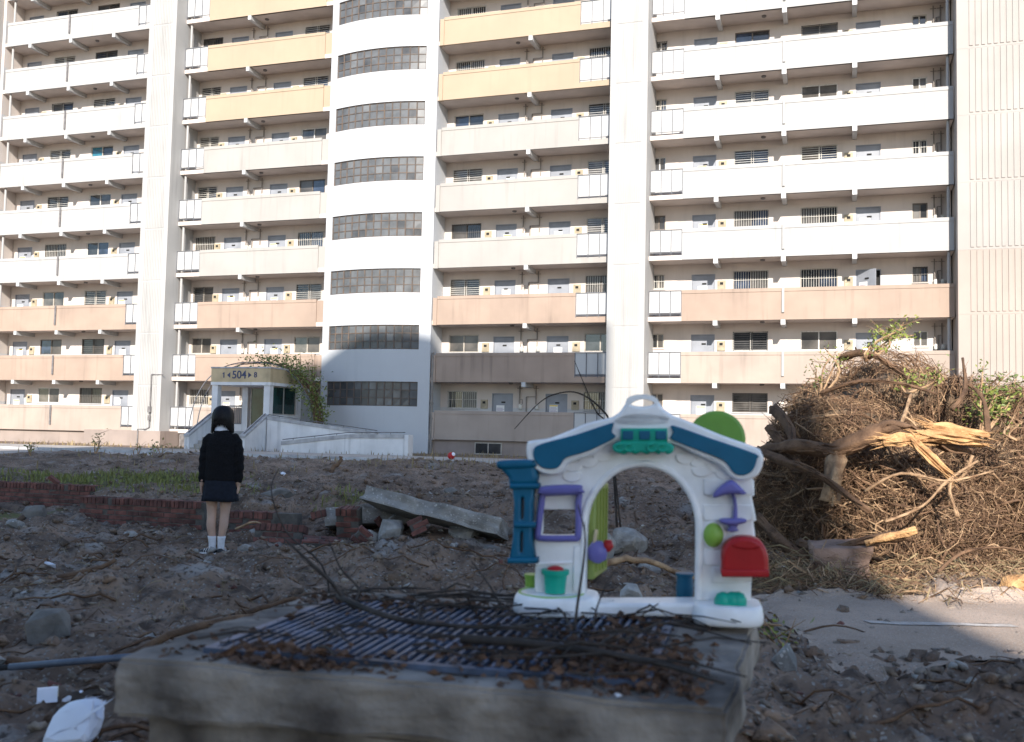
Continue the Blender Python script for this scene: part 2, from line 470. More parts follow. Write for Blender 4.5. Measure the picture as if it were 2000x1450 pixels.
def wall_holes(u0, u1, z0, z1, holes, y, rev=.14):
    mb = MB()
    us = sorted({u0, u1, *[h[0] for h in holes], *[h[1] for h in holes]})
    zs = sorted({z0, z1, *[h[2] for h in holes], *[h[3] for h in holes]})
    us = [u for u in us if u0 <= u <= u1]; zs = [z for z in zs if z0 <= z <= z1]
    for a, b in zip(us, us[1:]):
        for c, d in zip(zs, zs[1:]):
            mu, mz = (a+b)/2, (c+d)/2
            if any(h[0] < mu < h[1] and h[2] < mz < h[3] for h in holes): continue
            mb.add([(a,y,c),(b,y,c),(b,y,d),(a,y,d)], [(0,1,2,3)])
    for a, b, c, d in holes:
        mb.add([(a,y,c),(b,y,c),(b,y,d),(a,y,d),(a,y+rev,c),(b,y+rev,c),(b,y+rev,d),(a,y+rev,d)],
               [(0,1,5,4),(1,2,6,5),(2,3,7,6),(3,0,4,7)])
    return mb

MESH = {}
def cached(key, fn, mats):
    if key not in MESH:
        mm = fn(); mm = mm.mesh(key[0]) if isinstance(mm, MB) else mm
        for q in (mats if isinstance(mats, (list, tuple)) else [mats]): mm.materials.append(q)
        MESH[key] = mm
    return MESH[key]

rb = random.Random(11)
def add_window(u, k, wd, ht, sill, kind):
    """sliding window with two panes; kind chooses frame colour and grille"""
    z = zt(k) - 1.13 + sill
    fm, fname = rb.choice([(m_frame_b, 'b'), (m_frame_b, 'b'), (m_frame_g, 'g'), (m_frame_w, 'w')])
    wd = round(wd, 2)
    def fr():
        t = .045
        return MB().box(0, wd, 0, .07, 0, t).box(0, wd, 0, .07, ht-t, ht).box(0, t, 0, .07, t, ht-t).box(wd-t, wd, 0, .07, t, ht-t).box(wd/2-.025, wd/2+.025, .01, .06, t, ht-t)
    f = part('window', cached(('frame', wd, ht, fname), fr, fm), None, bld, (u, YW+.03, z))
    for s in (0, 1):
        g = rb.choices(range(5), [5, 3, 2, 4, .04])[0]
        x0, x1 = (.046, wd/2-.026) if s == 0 else (wd/2+.026, wd-.046)
        part('pane', cached(('pane', wd, ht, s, g), lambda: MB().box(x0, x1, .03+.012*s, .036+.012*s, .046, ht-.046), m_glass[g]), None, f)
    if kind in ('v', 'h'):
        dm = rb.choice([(m_bar, 'l'), (m_bar, 'l'), (m_bar_d, 'd')])
        def gr():
            mb = MB()
            if kind == 'v':
                n = int(wd/.105)
                for i in range(n+1): mb.box(.02+i*(wd-.05)/n, .034+i*(wd-.05)/n, -.06, -.045, .0, ht)
                for zz in (.02, ht/2, ht-.03): mb.box(0, wd, -.044, -.034, zz, zz+.018)
            else:
                n = 8
                for i in range(n+1): mb.box(0, wd, -.06, -.045, .01+i*(ht-.04)/n, .026+i*(ht-.04)/n)
                for xx in (.01, wd/2-.02, wd/2+.08, wd-.03): mb.box(xx, xx+.02, -.044, -.03, 0, ht)
            for xx in (.03, wd-.05):
                for zz in (.03, ht-.06): mb.box(xx, xx+.015, -.045, .0, zz, zz+.015)
            return mb
        part('grille', cached(('grille', wd, ht, kind, dm[1]), gr, dm[0]), None, f)
    if sill > .5:
        part('sill', cached(('sill', wd), lambda: MB().box(-.03, wd+.03, -.075, .0, -.045, -.004), m_corr), None, f)
def door_leaf(wd, ht=2.0):
    mb = MB()
    mb.box(0, wd, 0, .04, 0, ht)
    mb.box(wd*.60, wd*.615, -.004, .0, .02, ht-.02)          # seam between leaf and side panel
    return mb
def add_door(u, k, wd, opened=False):
    z = zt(k) - 1.13
    wd = round(wd, 2)
    fr = part('door_frame', cached(('door_frame', wd), lambda: MB().box(0, .04, 0, .1, 0, 2.0).box(wd-.04, wd, 0, .1, 0, 2.0).box(.04, wd-.04, 0, .1, 1.96, 2.0), m_door), None, bld, (u, YW+.005, z))
    d = part('door', cached(('door', wd), lambda: door_leaf(wd-.09, 1.955), m_door), None, bld, (u+.045, YW+.045, z))
    part('mail_slot', cached(('slot',), lambda: MB().box(0, .19, -.018, -.002, 0, .07), m_dark), None, d, (wd*.40, 0, 1.55))
    part('handle', cached(('handle',), lambda: MB().box(0, .03, -.05, -.002, 0, .13), m_steel), None, d, (wd*.86-.09, 0, 1.0))
    if opened:
        d.location = (u+.05, YW+.02, z); d.rotation_euler = (0, 0, R(-38))
        part('doorway_dark_panel', MB().box(.04, wd-.04, .11, .13, 0, 1.96), m_dark, fr)  # black panel stands in for the unlit room behind the door
    if k <= 4 and rb.random() < .85 or k == 5 and rb.random() < .4:
        def nt_():
            mb = MB().box(0, .40, -.008, -.003, 0, .36, 0)
            mb.box(.01, .39, -.011, -.009, .29, .345, 1)
            for i in range(4): mb.box(.03, .37-.05*(i % 2), -.011, -.009, .05+.055*i, .075+.055*i, 2)
            return mb
        ys_ = rb.random() < .5
        n = part('notice', cached(('notice', ys_), nt_, [m_notice, m_notice_y if ys_ else m_notice, m_notice_l]), None, d, (wd*rb.uniform(.05, .45), 0, rb.uniform(1.05, 1.25)))
def add_box(u, k):
    b = part('meter_box', cached(('meter_box',), lambda: MB().box(-.17, .17, -.05, .0, 0, .42).box(-.14, .14, -.062, -.05, .19, .39), m_box), None, bld, (u, YW-.002, zt(k)-1.13+1.28))
    part('meter_window', cached(('meter_window',), lambda: MB().box(-.07, .07, -.072, -.063, .23, .34), m_dark), None, b)
def add_gas(u0, u1, k):
    z = zt(k)-1.13
    def pipes():
        mb = MB(); h = 2.35; w_ = round(u1-u0, 2)
        mb.tube([(0,-.07,1.52),(0,-.07,h-.18),(0,-.07,h)], .026, 6)
        mb.tube([(w_,-.07,1.52),(w_,-.07,h)], .026, 6)
        mb.tube([(w_*.42,-.07,0),(w_*.42,-.07,1.85)], .03, 6)
        mb.tube([(w_*.42,-.07,1.85),(w_,-.07,1.85)], .016, 6)
        mb.tube([(-.12,-.07,h-.12),(.12,-.07,h-.12)], .014, 6)
        mb.tube([(w_-.12,-.07,h-.12),(w_+.12,-.07,h-.12)], .014, 6)
        mb.tube([(0,-.07,1.72),(.14,-.07,1.72),(.14,-.07,1.5)], .014, 6)
        return mb
    part('gas_pipe', cached(('gas_pipe', round(u1-u0,2)), pipes, m_pipe), None, bld, (u0, YW, z))
    def meter():
        return MB().loft([ell(0,-.1,1.27,.06,.05,10), ell(0,-.1,1.30,.09,.07,10), ell(0,-.1,1.46,.09,.07,10), ell(0,-.1,1.5,.05,.05,10)])
    for uu in (u0, u1):
        part('gas_meter', cached(('gas_meter',), meter, m_meter), None, bld, (uu+.05, YW, z))

BAYS = {
 'L': dict(u0=-30.15, u1=-19.8, solid=(-30.0, -21.22), rail=(-21.22, -19.87), beams=[-28.41, -25.64, -22.8], light=-24.4,
   doors=[(-29.82, 1.02), (-22.92, 1.04)], boxes=[-28.45, -23.22], wins=[(-27.9, 1.46), (-25.06, 1.46)], small=[]),
 'B': dict(u0=-18.25, u1=-9.5, solid=(-16.81, -10.05), rail=(-18.2, -16.81), beams=[-14.42], light=-13.8,
   doors=[(-16.32, 1.04), (-13.71, 1.04)], boxes=[-16.69, -12.37], wins=[(-18.45+.4, 1.2), (-11.98, 1.46)], small=[]),
 'M': dict(u0=-4.0, u1=4.55, solid=(-3.72, 2.9), rail=(2.9, 4.47), beams=[.55], light=-.25,
   doors=[(-1.39, 1.04), (1.21, 1.04)], boxes=[-1.76, 2.62], wins=[(-3.62, 1.5), (3.0, 1.46)], small=[]),
 'R': dict(u0=6.1, u1=18.32, solid=(7.58, 18.31), rail=(6.16, 7.58), beams=[9.0, 11.78, 14.59], light=10.9,
   doors=[(7.81, 1.03), (14.64, 1.0)], boxes=[9.12, 14.36], wins=[(9.61, 1.48), (12.42, 1.5)], small=[(6.04, .58), (16.86, .58)]),
}
def bay_mat(b, k):
    if k <= 3: return m_pink if k in (2, 3) and not (b == 'R' and k == 2) else m_pink_pale
    if b in 'LR': return m_white
    return m_cream if k <= 6 else m_yellow
for bn, B in BAYS.items():
    holes = []
    for k in range(1, NF):
        zf = zt(k)-1.13
        for u, wd in B['wins']: holes.append((u, u+round(wd,2), zf+1.27, zf+2.10))
        for u, wd in B['small']: holes.append((u, u+round(wd,2), zf+1.40, zf+2.05))
        for u, wd in B['doors']: holes.append((u, u+round(wd,2), zf, zf+2.0))
    part('corridor_wall', wall_holes(B['u0'], B['u1'], 0.2, zt(NF)-1.3, holes, YW), m_corr, bld)
    for k in range(1, NF+1):
        zf = zt(k)-1.13
        part('slab', MB().box(B['u0'], B['u1'], .02, YW+.05, zf-.195, zf), m_ceiling, bld)
        pm = bay_mat(bn, k)
        s0, s1 = B['solid']; r0, r1 = B['rail']
        mb = MB().box(s0, s1, 0, .12, zf-.2, zt(k)-.15).box(s0, s1, -.022, .13, zt(k)-.148, zt(k))
        mb.box(r0 if r0 > s0 else s1+.002, s0-.002 if r0 < s0 else r1, .002, .12, zf-.2, zf+.06)
        if bn == 'B': mb.box(s1+.002, s1+.5, .05, .15, zf-.2, zt(k)-.06)
        if bn == 'M': mb.box(s0-.2, s0-.002, -.05, .15, zf-.22, zt(k)-.08)
        part('parapet', mb, pm, bld)
        # steel railing with white panels
        def railing():
            L_ = round(r1-r0, 2); mb = MB(); n = 3
            for i in range(n+1):
                x = i*(L_-.03)/n; mb.box(x, x+.03, 0, .03, 0, 1.09)
            mb.box(0, L_, -.003, .033, 1.09, 1.12); mb.box(0, L_, .004, .028, .10, .125)
            return mb
        ra = part('railing', cached(('railing', round(r1-r0, 2)), railing, m_rail), None, bld, (r0, .0, zf+.062-.05))
        L_ = round(r1-r0, 2)
        for i in range(3):
            part('panel', cached(('rpanel', L_), lambda: MB().box(.030, (L_-.03)/3+.002, .032, .042, .16, 1.088), m_panel), None, ra, (i*(L_-.03)/3, 0, 0))
        if k < NF:
            for i, (u, wd) in enumerate(B['wins']): add_window(u, k, wd, .83, 1.27, rb.choice(['h', 'h', 'v', 'n', 'n'] if k > 4 else ['h', 'v', 'v', 'n']))
            for u, wd in B['small']: add_window(u, k, wd, .65, 1.40, rb.choice(['n', 'n', 'v']))
            for u, wd in B['doors']: add_door(u, k, wd, opened=(bn == 'R' and k == 3 and u > 14))
            for u in B['boxes']: add_box(u, k)
            if bn == 'B': add_gas(-14.96, -14.13, k)
            if bn == 'M': add_gas(-.01, .78, k)
            if bn == 'R': add_gas(17.68, 17.95, k)
            zc = zt(k+1)-1.13-.195
            for u in B['beams']:
                part('ceiling_beam', cached(('beam',), lambda: MB().box(-.095, .095, -.03, YW, -.21, -.002), m_panel), None, bld, (u, .03, zc))
            part('ceiling_light', cached(('clight',), lambda: MB().loft([ell(0,0,0,.1,.1,12), ell(0,0,-.05,.1,.1,12), ell(0,0,-.07,.07,.07,12)]), m_pipe_d), None, bld, (B['light'], .62, zc))
    # poles, joints
    for k in range(1, NF):
        z0, z1 = zt(k)-1.13, zt(k+1)-1.33
        pu = {'L': -29.76, 'B': -18.0, 'R': 18.12}.get(bn)
        if pu is not None:
            part('downpipe', cached(('downpipe',), lambda: MB().tube([(0,0,0),(0,0,H-.205)], .06, 10), m_white), None, bld, (pu, .2, z0+.002))
    if bn in 'LR':
        for k in range(1, NF+1):
            u = -25.72 if bn == 'L' else 11.78
            part('joint_cover', cached(('joint', bn), lambda: MB().box(-.05, .05, -.06, -.024, -1.02, .0), m_pipe_d if bn == 'L' else m_white), None, bld, (u, 0, zt(k)-.01))
    # base wall under the first corridor
    part('base_wall', MB().box(B['u0'], B['u1'], .16, YW, -.2, zt(1)-1.34), m_base, bld)
# building mass behind the walls, returns between bays
part('building_core', MB().box(-33, 26, YW+.18, 11, 0, zt(NF)+.1), m_dark, bld)
part('roof_slab', MB().box(-33, 26, -.4, 11, zt(NF)+.25, zt(NF)+.5), m_white, bld)
part('corridor_end_wall', MB().box(-30.35, -30.16, .0, YW+.2, 0, zt(NF)), m_corr, bld)
# pilasters with ribbed fronts
def pilaster(u0, u1):
    mb = MB().box(u0, u1, -.8, YW+.19, -.2, zt(NF)+.2)
    n = 12; a, b = u0+.28, u1-.22
    for k in range(0, NF):
        z0 = zt(k)+1.02 if k else .3
        for i in range(n):
            x = a+(b-a)*i/n
            mb.box(x, x+(b-a)/n*.62, -.822, -.798, max(z0, .3)+.05, zt(k+1)+1.02-.03)
    return mb
part('pilaster', pilaster(-19.86, -18.2), m_white, bld)
part('pilaster', pilaster(4.5, 6.14), m_white, bld)
part('pilaster_base', MB().box(-22.3, -17.7, -1.35, .1, -.2, 1.08), m_base, bld)
part('cellar_hatch', MB().box(-17.62, -16.6, .05, .15, .3, .95), m_pipe_d, bld)
# ribbed end walls
def end_panel(u0, u1, z0, z1):
    mb = MB().box(u0, u1, -.8, YW, z0, z1)
    n = int((u1-u0-.5)/.22)
    for i in range(n):
        x = u0+.45+i*.22
        mb.box(x, x+.13, -.83, -.798, z0+.1, z1-.02)
    return mb
for side, (a, b) in (('left', (-37.5, -30.36)), ('right', (18.36, 27.0))):
    edges = [0.1, 3.65, 6.3, 8.8] + [8.8+H*i for i in range(1, 8)]
    for i, (z0, z1) in enumerate(zip(edges, edges[1:])):
        part('end_wall_panel', end_panel(a, b, z0, z1-.004), m_end_pink if i in (0, 1, 2) else m_end, bld)
# cellar windows under the first corridor
for u, wd in ((-1.75, 1.3), (9.5, 1.3)):
    c = part('cellar_window', MB().box(0, wd, 0, .05, 0, .04).box(0, wd, 0, .05, .5, .54).box(0, .04, 0, .05, .04, .5).box(wd-.04, wd, 0, .05, .04, .5).box(wd/2-.02, wd/2+.02, 0, .05, .04, .5), m_frame_g, bld, (u, .10, .36))
    for s in (0, 1):
        part('pane', MB().box(.045+s*(wd/2-.02), wd/2-.025+s*(wd/2-.02), .02, .03, .045, .495), m_glass[0], c)

# ---- rounded stair tower
TU0, TU1, TB = -9.62, -3.98, .52
TC = (TU0+TU1)/2; c_ = TU1-TU0
TRAD = c_*c_/(8*TB)+TB/2
def ty(u): return -(.08 + math.sqrt(TRAD**2-(u-TC)**2) - (TRAD-TB))
WU0, WU1, NC = -9.2, -4.49, 12
bands = [(3.62+2.645*i-1.14, 3.62+2.645*i) for i in range(8)]
def tower_wall():
    mb = MB()
    us = [TU0, (TU0+WU0)/2] + [WU0+(WU1-WU0)*i/24 for i in range(25)] + [(TU1+WU1)/2, TU1]
    zs = sorted({-.2, zt(NF)+.3, *[b for q in bands for b in q]})
    for a, b in zip(us, us[1:]):
        for c, d in zip(zs, zs[1:]):
            hole = WU0-.001 < (a+b)/2 < WU1+.001 and any(abs(c-q[0]) < 1e-6 for q in bands)
            if not hole:
                mb.add([(a,ty(a),c),(b,ty(b),c),(b,ty(b),d),(a,ty(a),d)], [(0,1,2,3)])
            else:
                for z, fl in ((c, 1), (d, 0)):
                    q = [(a,ty(a),z),(b,ty(b),z),(b,ty(b)+.16,z),(a,ty(a)+.16,z)]
                    mb.add(q, [(0,1,2,3)] if fl else [(3,2,1,0)])
    for c, d in bands:
        for u in (WU0, WU1):
            mb.add([(u,ty(u),c),(u,ty(u)+.16,c),(u,ty(u)+.16,d),(u,ty(u),d)], [(0,1,2,3)])
    for u, s in ((TU0, -1), (TU1, 1)):
        mb.add([(u,ty(u),-.2),(u,YW,-.2),(u,YW,zt(NF)+.3),(u,ty(u),zt(NF)+.3)], [(0,1,2,3)])
    return mb
tower = part('stair_tower', tower_wall(), m_tower, bld)
for bi, (c, d) in enumerate(bands):
    wb = MB()
    us = [WU0+(WU1-WU0)*i/NC for i in range(NC+1)]
    zs = [c+(d-c)*i/3 for i in range(4)]
    for i, u in enumerate(us):
        uu = min(max(u, WU0+.02), WU1-.02)
        wb.box(uu-.028, uu+.028, ty(u)+.05, ty(u)+.11, c+.002, d-.002)
    for z in zs:
        z_ = min(max(z, c+.022), d-.022)
        for a, b in zip(us, us[1:]):
            a2, b2 = a+.02, b-.02
            wb.add([(a2,ty(a)+.055,z_-.02),(b2,ty(b)+.055,z_-.02),(b2,ty(b)+.055,z_+.02),(a2,ty(a)+.055,z_+.02),
                    (a2,ty(a)+.10,z_-.02),(b2,ty(b)+.10,z_-.02),(b2,ty(b)+.10,z_+.02),(a2,ty(a)+.10,z_+.02)],
                   [(0,1,2,3),(0,4,5,1),(3,2,6,7)])
    band = part('window_band', wb, m_mullion, bld)
    for i, (a, b) in enumerate(zip(us, us[1:])):
        for j in range(3):
            g = rb.choices([0,1,2], [8, 1, 1] if bi > 1 else [2, 0, 6])[0]  # two lower bands: shade and dark reflection put into the pane colour
            tl = rb.uniform(-.012, .012)

            mb = MB(); mb.add([(a,ty(a)+.075+tl,zs[j]),(b,ty(b)+.075-tl,zs[j]),(b,ty(b)+.075,zs[j+1]),(a,ty(a)+.075,zs[j+1])], [(0,1,2,3)])
            part('pane', mb, m_wired[g], band)
part('tower_void', MB().box(TU0+.1, TU1-.1, .12, YW, 0, zt(NF)), m_dark, bld)
part('downpipe', MB().tube([(-3.86,-.02,.2),(-3.86,-.02,1.5),(-3.86,-.02,5.0)], .06, 8).tube([(-3.86,-.02,1.9),(-3.86,-.02,2.0)], .085, 8).tube([(-3.86,-.02,2.6),(-3.86,-.02,2.7)], .085, 8), m_pipe, bld)
part('gas_riser', MB().tube([(-18.75,-.86,3.9),(-18.1,-.8,3.9)], .025, 6).tube([(-18.75,-.86,3.9),(-18.75,-.86,1.25),(-19.0,-.86,1.15),(-19.0,-1.4,1.15),(-19.0,-1.4,.35)], .03, 6).tube([(-18.75,-.9,2.3),(-18.75,-.9,2.0)], .09, 8).tube([(-18.75,-.9,1.85),(-18.75,-.9,1.6)], .07, 8), m_pipe_d, bld)

# ------------------------------------------------------------------ unseen blocks behind the camera, outlines set to shade the yard
WO = 70.0; KU, KZ = math.tan(R(17.1)), math.tan(SUN_EL)/math.cos(R(17.1))
def occ(u, z): return (u+WO*KU, z+WO*KZ)
prof = [occ(-14.6, -60), occ(-14.6, 2.2), occ(-13.4, 4.2), occ(-9.6, 4.5), occ(-6.9, 5.7), occ(4.4, 5.7), occ(4.4, -60)]
prof = [(u, max(z, -.5)) for u, z in prof]
tb = empty('apartment_tower', (0, DIST, 0), -FACADE)
tag(tb, 'tall pale apartment tower standing behind the photographer', 'building')
part('wall', MB().prism(prof, -WO-12, -WO, 'y'), m_cream, tb)
lb = empty('shade_block', (0, DIST, 0), -FACADE)
tag(lb, 'unseen lower block added behind the photographer to shade the left ground', 'building')
q0, q1 = occ(-14.7, -8.6), occ(-27, -8.6)
part('wall', MB().box(q1[0], q0[0], -WO-12, -WO, -.5, q0[1]), m_white, lb)
wm = MB().box(0, 1.8, 0, .08, 0, 1.5).mesh('window'); wm.materials.append(m_glass[0])
for i in range(10):
    for j in range(4):
        part('window', wm, None, tb, (prof[0][0]+2+j*4.6, -WO-.05, 2.0+i*3.6))
for i in range(6):
    for j in range(2):
        part('window', wm, None, lb, (q0[0]-4-j*4.6, -WO-.05, 2.0+i*4.0))

# ------------------------------------------------------------------ entrance porch
porch = empty('entrance_porch', (0, DIST, 0), -FACADE)
tag(porch, 'concrete entrance porch with tan fascia lettered 504 and steps', 'porch')
PZ = 1.19
part('porch_floor', MB().box(-13.0, -9.95, -4.0, .0, .1, PZ), m_conc_w, porch)
for u in (-12.97, -10.27):
    for y in (-3.98, -1.55):
        part('column', MB().box(u, u+.3, y, y+.3, PZ+.002, 3.24), m_conc_w, porch)
roof = part('roof', MB().box(-13.0, -9.93, -4.03, -1.2, 3.38, 3.99), m_fascia, porch)
part('roof_edge', MB().box(-13.02, -9.91, -4.05, -1.18, 3.992, 4.06), m_conc_cap, roof)
part('soffit_band', MB().box(-13.01, -9.92, -4.04, -1.19, 3.242, 3.378), m_conc_w, roof)
part('lettering', MB().prism([(-.01,-.12),(.035,-.12),(.035,.12),(0,.12),(-.055,.075),(-.055,.04),(-.01,.06)], -.006, .006, 'y'), m_letter, roof, (-12.34, -4.04, 3.69))
for s, u, sz in (('504', -11.53, .50), ('8', -10.69, .34)):
    part('lettering', text_mesh(s, sz), m_letter, roof, (u, -4.04, 3.69))
for u, d in ((-12.07, -1), (-10.99, 1)):
    tri = [(-.07*d, -.12), (.09*d, 0), (-.07*d, .12)]
    part('arrow', MB().prism(tri, -.007, .007, 'y'), m_letter, roof, (u, -4.04, 3.69))
# glass doors at the back and glazed right side
def glazed(name, u0, u1, y, z0, z1, n, parent, mframe, mglass, along='x'):
    fr = MB(); t = .05
    L_ = u1-u0
    def bx(a, b, c, d): fr.box(a, b, -.03, .03, c, d) if along == 'x' else fr.box(-.03, .03, a, b, c, d)
    bx(0, L_, 0, t); bx(0, L_, z1-z0-t, z1-z0)
    for i in range(n+1):
        x = min(max(L_*i/n-t/2, 0), L_-t); bx(x, x+t, t, z1-z0-t)
    loc = (u0, y, z0) if along == 'x' else (y, u0, z0)
    f = part(name, fr, mframe, parent, loc)
    for i in range(n):
        a, b = L_*i/n+.026, L_*(i+1)/n-.026
        pm = MB()
        pm.box(a, b, -.004, .004, t+.001, z1-z0-t-.001) if along == 'x' else pm.box(-.004, .004, a, b, t+.001, z1-z0-t-.001)
        part('pane', pm, mglass, f)
    return f
gd = glazed('glass_door', -12.45, -10.95, -1.62, PZ+.005, 3.238, 2, porch, m_frame_g, m_porch_glass)
part('door_poster', MB().box(1.0, 1.3, -.02, -.012, 1.0, 1.6), m_notice, gd)
glazed('side_glazing', -3.66, -1.57, -10.1, 1.95, 3.238, 2, porch, m_frame_g, m_porch_glass, 'y')
part('side_wall', MB().box(-10.2, -9.97, -3.66, -1.57, PZ, 1.945), m_conc_w, porch)
part('rear_wall', MB().box(-10.9, -9.96, -1.24, -.2, PZ, 3.24), m_conc, porch)
gr = MB()
for i in range(17): gr.box(i*.1, i*.1+.02, 0, .02, .1, .9)
gr.box(-.02, 1.64, -.01, .03, .9, .96); gr.box(-.02, 1.64, -.01, .03, .05, .1)
g_ = part('guard_rail', gr, m_pipe_d, porch, (-14.5, -.5, 1.45))
part('yellow_sign', MB().box(.95, 1.2, -.03, -.015, .15, .42), m_notice_y, g_)
part('landing_wall', MB().box(-14.6, -13.01, -.62, -.2, .2, 1.5), m_conc_w, porch)
NS = 6
for i in range(NS):
    y0 = -5.75+i*.292; zz = .3+(i+1)*(PZ-.3)/NS
    part('step', MB().box(-12.74, -10.22, y0, -4.004 if i == NS-1 else y0+.32, .1, zz-.003*(i == NS-1)), m_conc, porch)
for u in (-12.99, -10.2):
    sw = part('stair_wall', MB().prism([(-5.8, .15), (-5.8, .93), (-4.05, 1.86), (-4.05, .15)], u, u+.24, 'x'), m_conc_w, porch)
    part('wall_cap', MB().prism([(-5.84, .90), (-5.84, 1.0), (-4.06, 1.95), (-4.06, 1.85)], u-.02, u+.26, 'x'), m_conc_cap, sw)
    hr = MB().tube([(u+.12,-5.7,1.1),(u+.12,-4.1,1.98)], .02, 8)
    for t in (.05, .5, .95): hr.tube([(u+.12,-5.7+1.6*t,1.02+.88*t-.02),(u+.12,-5.7+1.6*t,1.1+.88*t)], .014, 6)
    part('handrail', hr, m_pipe_d, sw)
# access ramp, two flights
ramp = empty('access_ramp', (0, DIST, 0), -FACADE)
tag(ramp, 'white stained concrete switchback ramp right of the entrance steps', 'ramp')
def ramp_wall(name, pts, y0, y1, capy=.03):
    """pts: (u, ztop) polyline"""
    prof_ = [(pts[0][0], .12)] + list(pts) + [(pts[-1][0], .12)]
    wl = part(name, MB().prism(prof_, y0, y1, 'y'), m_conc_w, ramp)
    cp = [(u, z-.13) for u, z in pts] + [(u, z+.025) for u, z in pts[::-1]]
    part('wall_cap', MB().prism(cp, y0-capy, y1+capy, 'y'), m_conc_cap, wl)
    hr = MB().tube([(u, (y0+y1)/2, z+.1) for u, z in pts], .018, 8)
    for i, (a, b) in enumerate(zip(pts, pts[1:])):
        n = max(1, int((b[0]-a[0])/.9))
        for j in range(n):
            t = (j+.5)/n; u = a[0]+(b[0]-a[0])*t; z = a[1]+(b[1]-a[1])*t
            hr.tube([(u,(y0+y1)/2,z+.02),(u,(y0+y1)/2,z+.1)], .012, 6)
    part('handrail', hr, m_pipe_d, wl)
ramp_wall('upper_wall', [(-9.9, 1.84), (-4.6, 1.24)], -4.2, -4.0)
ramp_wall('front_wall', [(-8.25, .78), (-5.2, 1.14), (-2.62, 1.19)], -5.7, -5.5)
part('end_wall', MB().box(-2.6, -2.42, -5.72, -5.25, .12, 1.2), m_conc_w, ramp)
part('ramp_deck', MB().prism([(-8.2, .35), (-2.95, .72), (-2.95, .12), (-8.2, .12)], -5.49, -4.21, 'y'), m_conc, ramp)
part('ramp_deck', MB().prism([(-9.94, 1.17), (-4.6, .78), (-4.6, .12), (-9.94, .12)], -3.99, -2.6, 'y'), m_conc, ramp)
# arched metal trellis over the porch
tr = empty('trellis_arch', (0, DIST, 0), -FACADE)
tag(tr, 'thin metal hoop trellis arching over the entrance porch', 'trellis')
def hoop(t, y):
    c, s = math.cos(t), math.sin(t)
    return (-11.75+3.35*math.copysign(abs(c)**.8, c), y, .35+4.02*abs(s)**.8)
for y in (-2.7, -2.1):
    part('hoop', MB().tube([hoop(math.pi*i/40, y) for i in range(41)], .024, 6), m_rail, tr)
for i in range(2, 39, 4):
    part('rung', MB().tube([hoop(math.pi*i/40, -2.7), hoop(math.pi*i/40, -2.1)], .014, 5), m_rail, tr)
def leaf(mb, p, d, size, rnd, mi=0, wid=.45):
    d = Vector(d).normalized()
    s = d.cross(Vector((rnd.uniform(-1,1), rnd.uniform(-1,1), rnd.uniform(-1,1))))
    s = s.normalized() if s.length > 1e-4 else d.orthogonal()
    p = Vector(p); n = d.cross(s)*size*.12
    mb.add([tuple(p), tuple(p+d*size*.5+s*size*wid*.5+n), tuple(p+d*size), tuple(p+d*size*.5-s*size*wid*.5+n)], [(0,1,2,3)], mi)
rv = random.Random(5)
vine = empty('climbing_vine', (0, DIST, 0), -FACADE)
tag(vine, 'leafy green vine climbing the trellis between porch and stair tower', 'vine')
st = MB()
fol = MB()
for j in range(16):
    pts = []; y = rv.uniform(-2.7, -1.9); off = rv.uniform(-.15, .2)
    end = rv.uniform(.25, .62)
    for i in range(12):
        h = hoop(math.pi*(.03+end*i/11), y)
        pts.append((h[0]+off+rv.uniform(-.12,.12), y+rv.uniform(-.12,.12), h[2]+rv.uniform(-.08,.14)))
    st.tube(pts, [.022-.0014*i for i in range(12)], 5)
for i in range(1800):
    t = rv.choice([rv.gauss(.42, .06), rv.gauss(.26, .09), rv.gauss(.30, .10), rv.gauss(.12, .05)])
    t = min(max(t, .02), .66)
    h = hoop(math.pi*t, rv.uniform(-2.9, -1.6))
    rr = .36 if t > .18 else .17
    p = (h[0]+rv.gauss(.1, rr), h[1]+rv.gauss(0,.2), h[2]+rv.gauss(.05, rr*.75))
    leaf(fol, p, (rv.uniform(-1,1), rv.uniform(-1,1), rv.uniform(-.9,.5)), rv.uniform(.10,.20), rv, rv.random() < .25)
for sx, n in ((-8.95, 6), (-9.5, 5), (-10.4, 3)):       # upright shoots
    for k in range(n):
        b = Vector((sx+rv.uniform(-.2,.2), -2.0+rv.uniform(-.3,.3), 3.7)); tip = b+Vector((rv.uniform(-.25,.25), 0, rv.uniform(.5, 1.25)))
        st.tube([b, b.lerp(tip,.5)+Vector((.05,0,0)), tip], [.012,.009,.004], 4)
        for q in range(16):
            leaf(fol, b.lerp(tip, rv.random()), (rv.uniform(-1,1), rv.uniform(-1,1), rv.uniform(-.4,.6)), rv.uniform(.07,.13), rv, rv.random() < .3)
part('stem', st, m_root, vine)
part('foliage', fol, [m_leaf, m_leaf_y], vine)

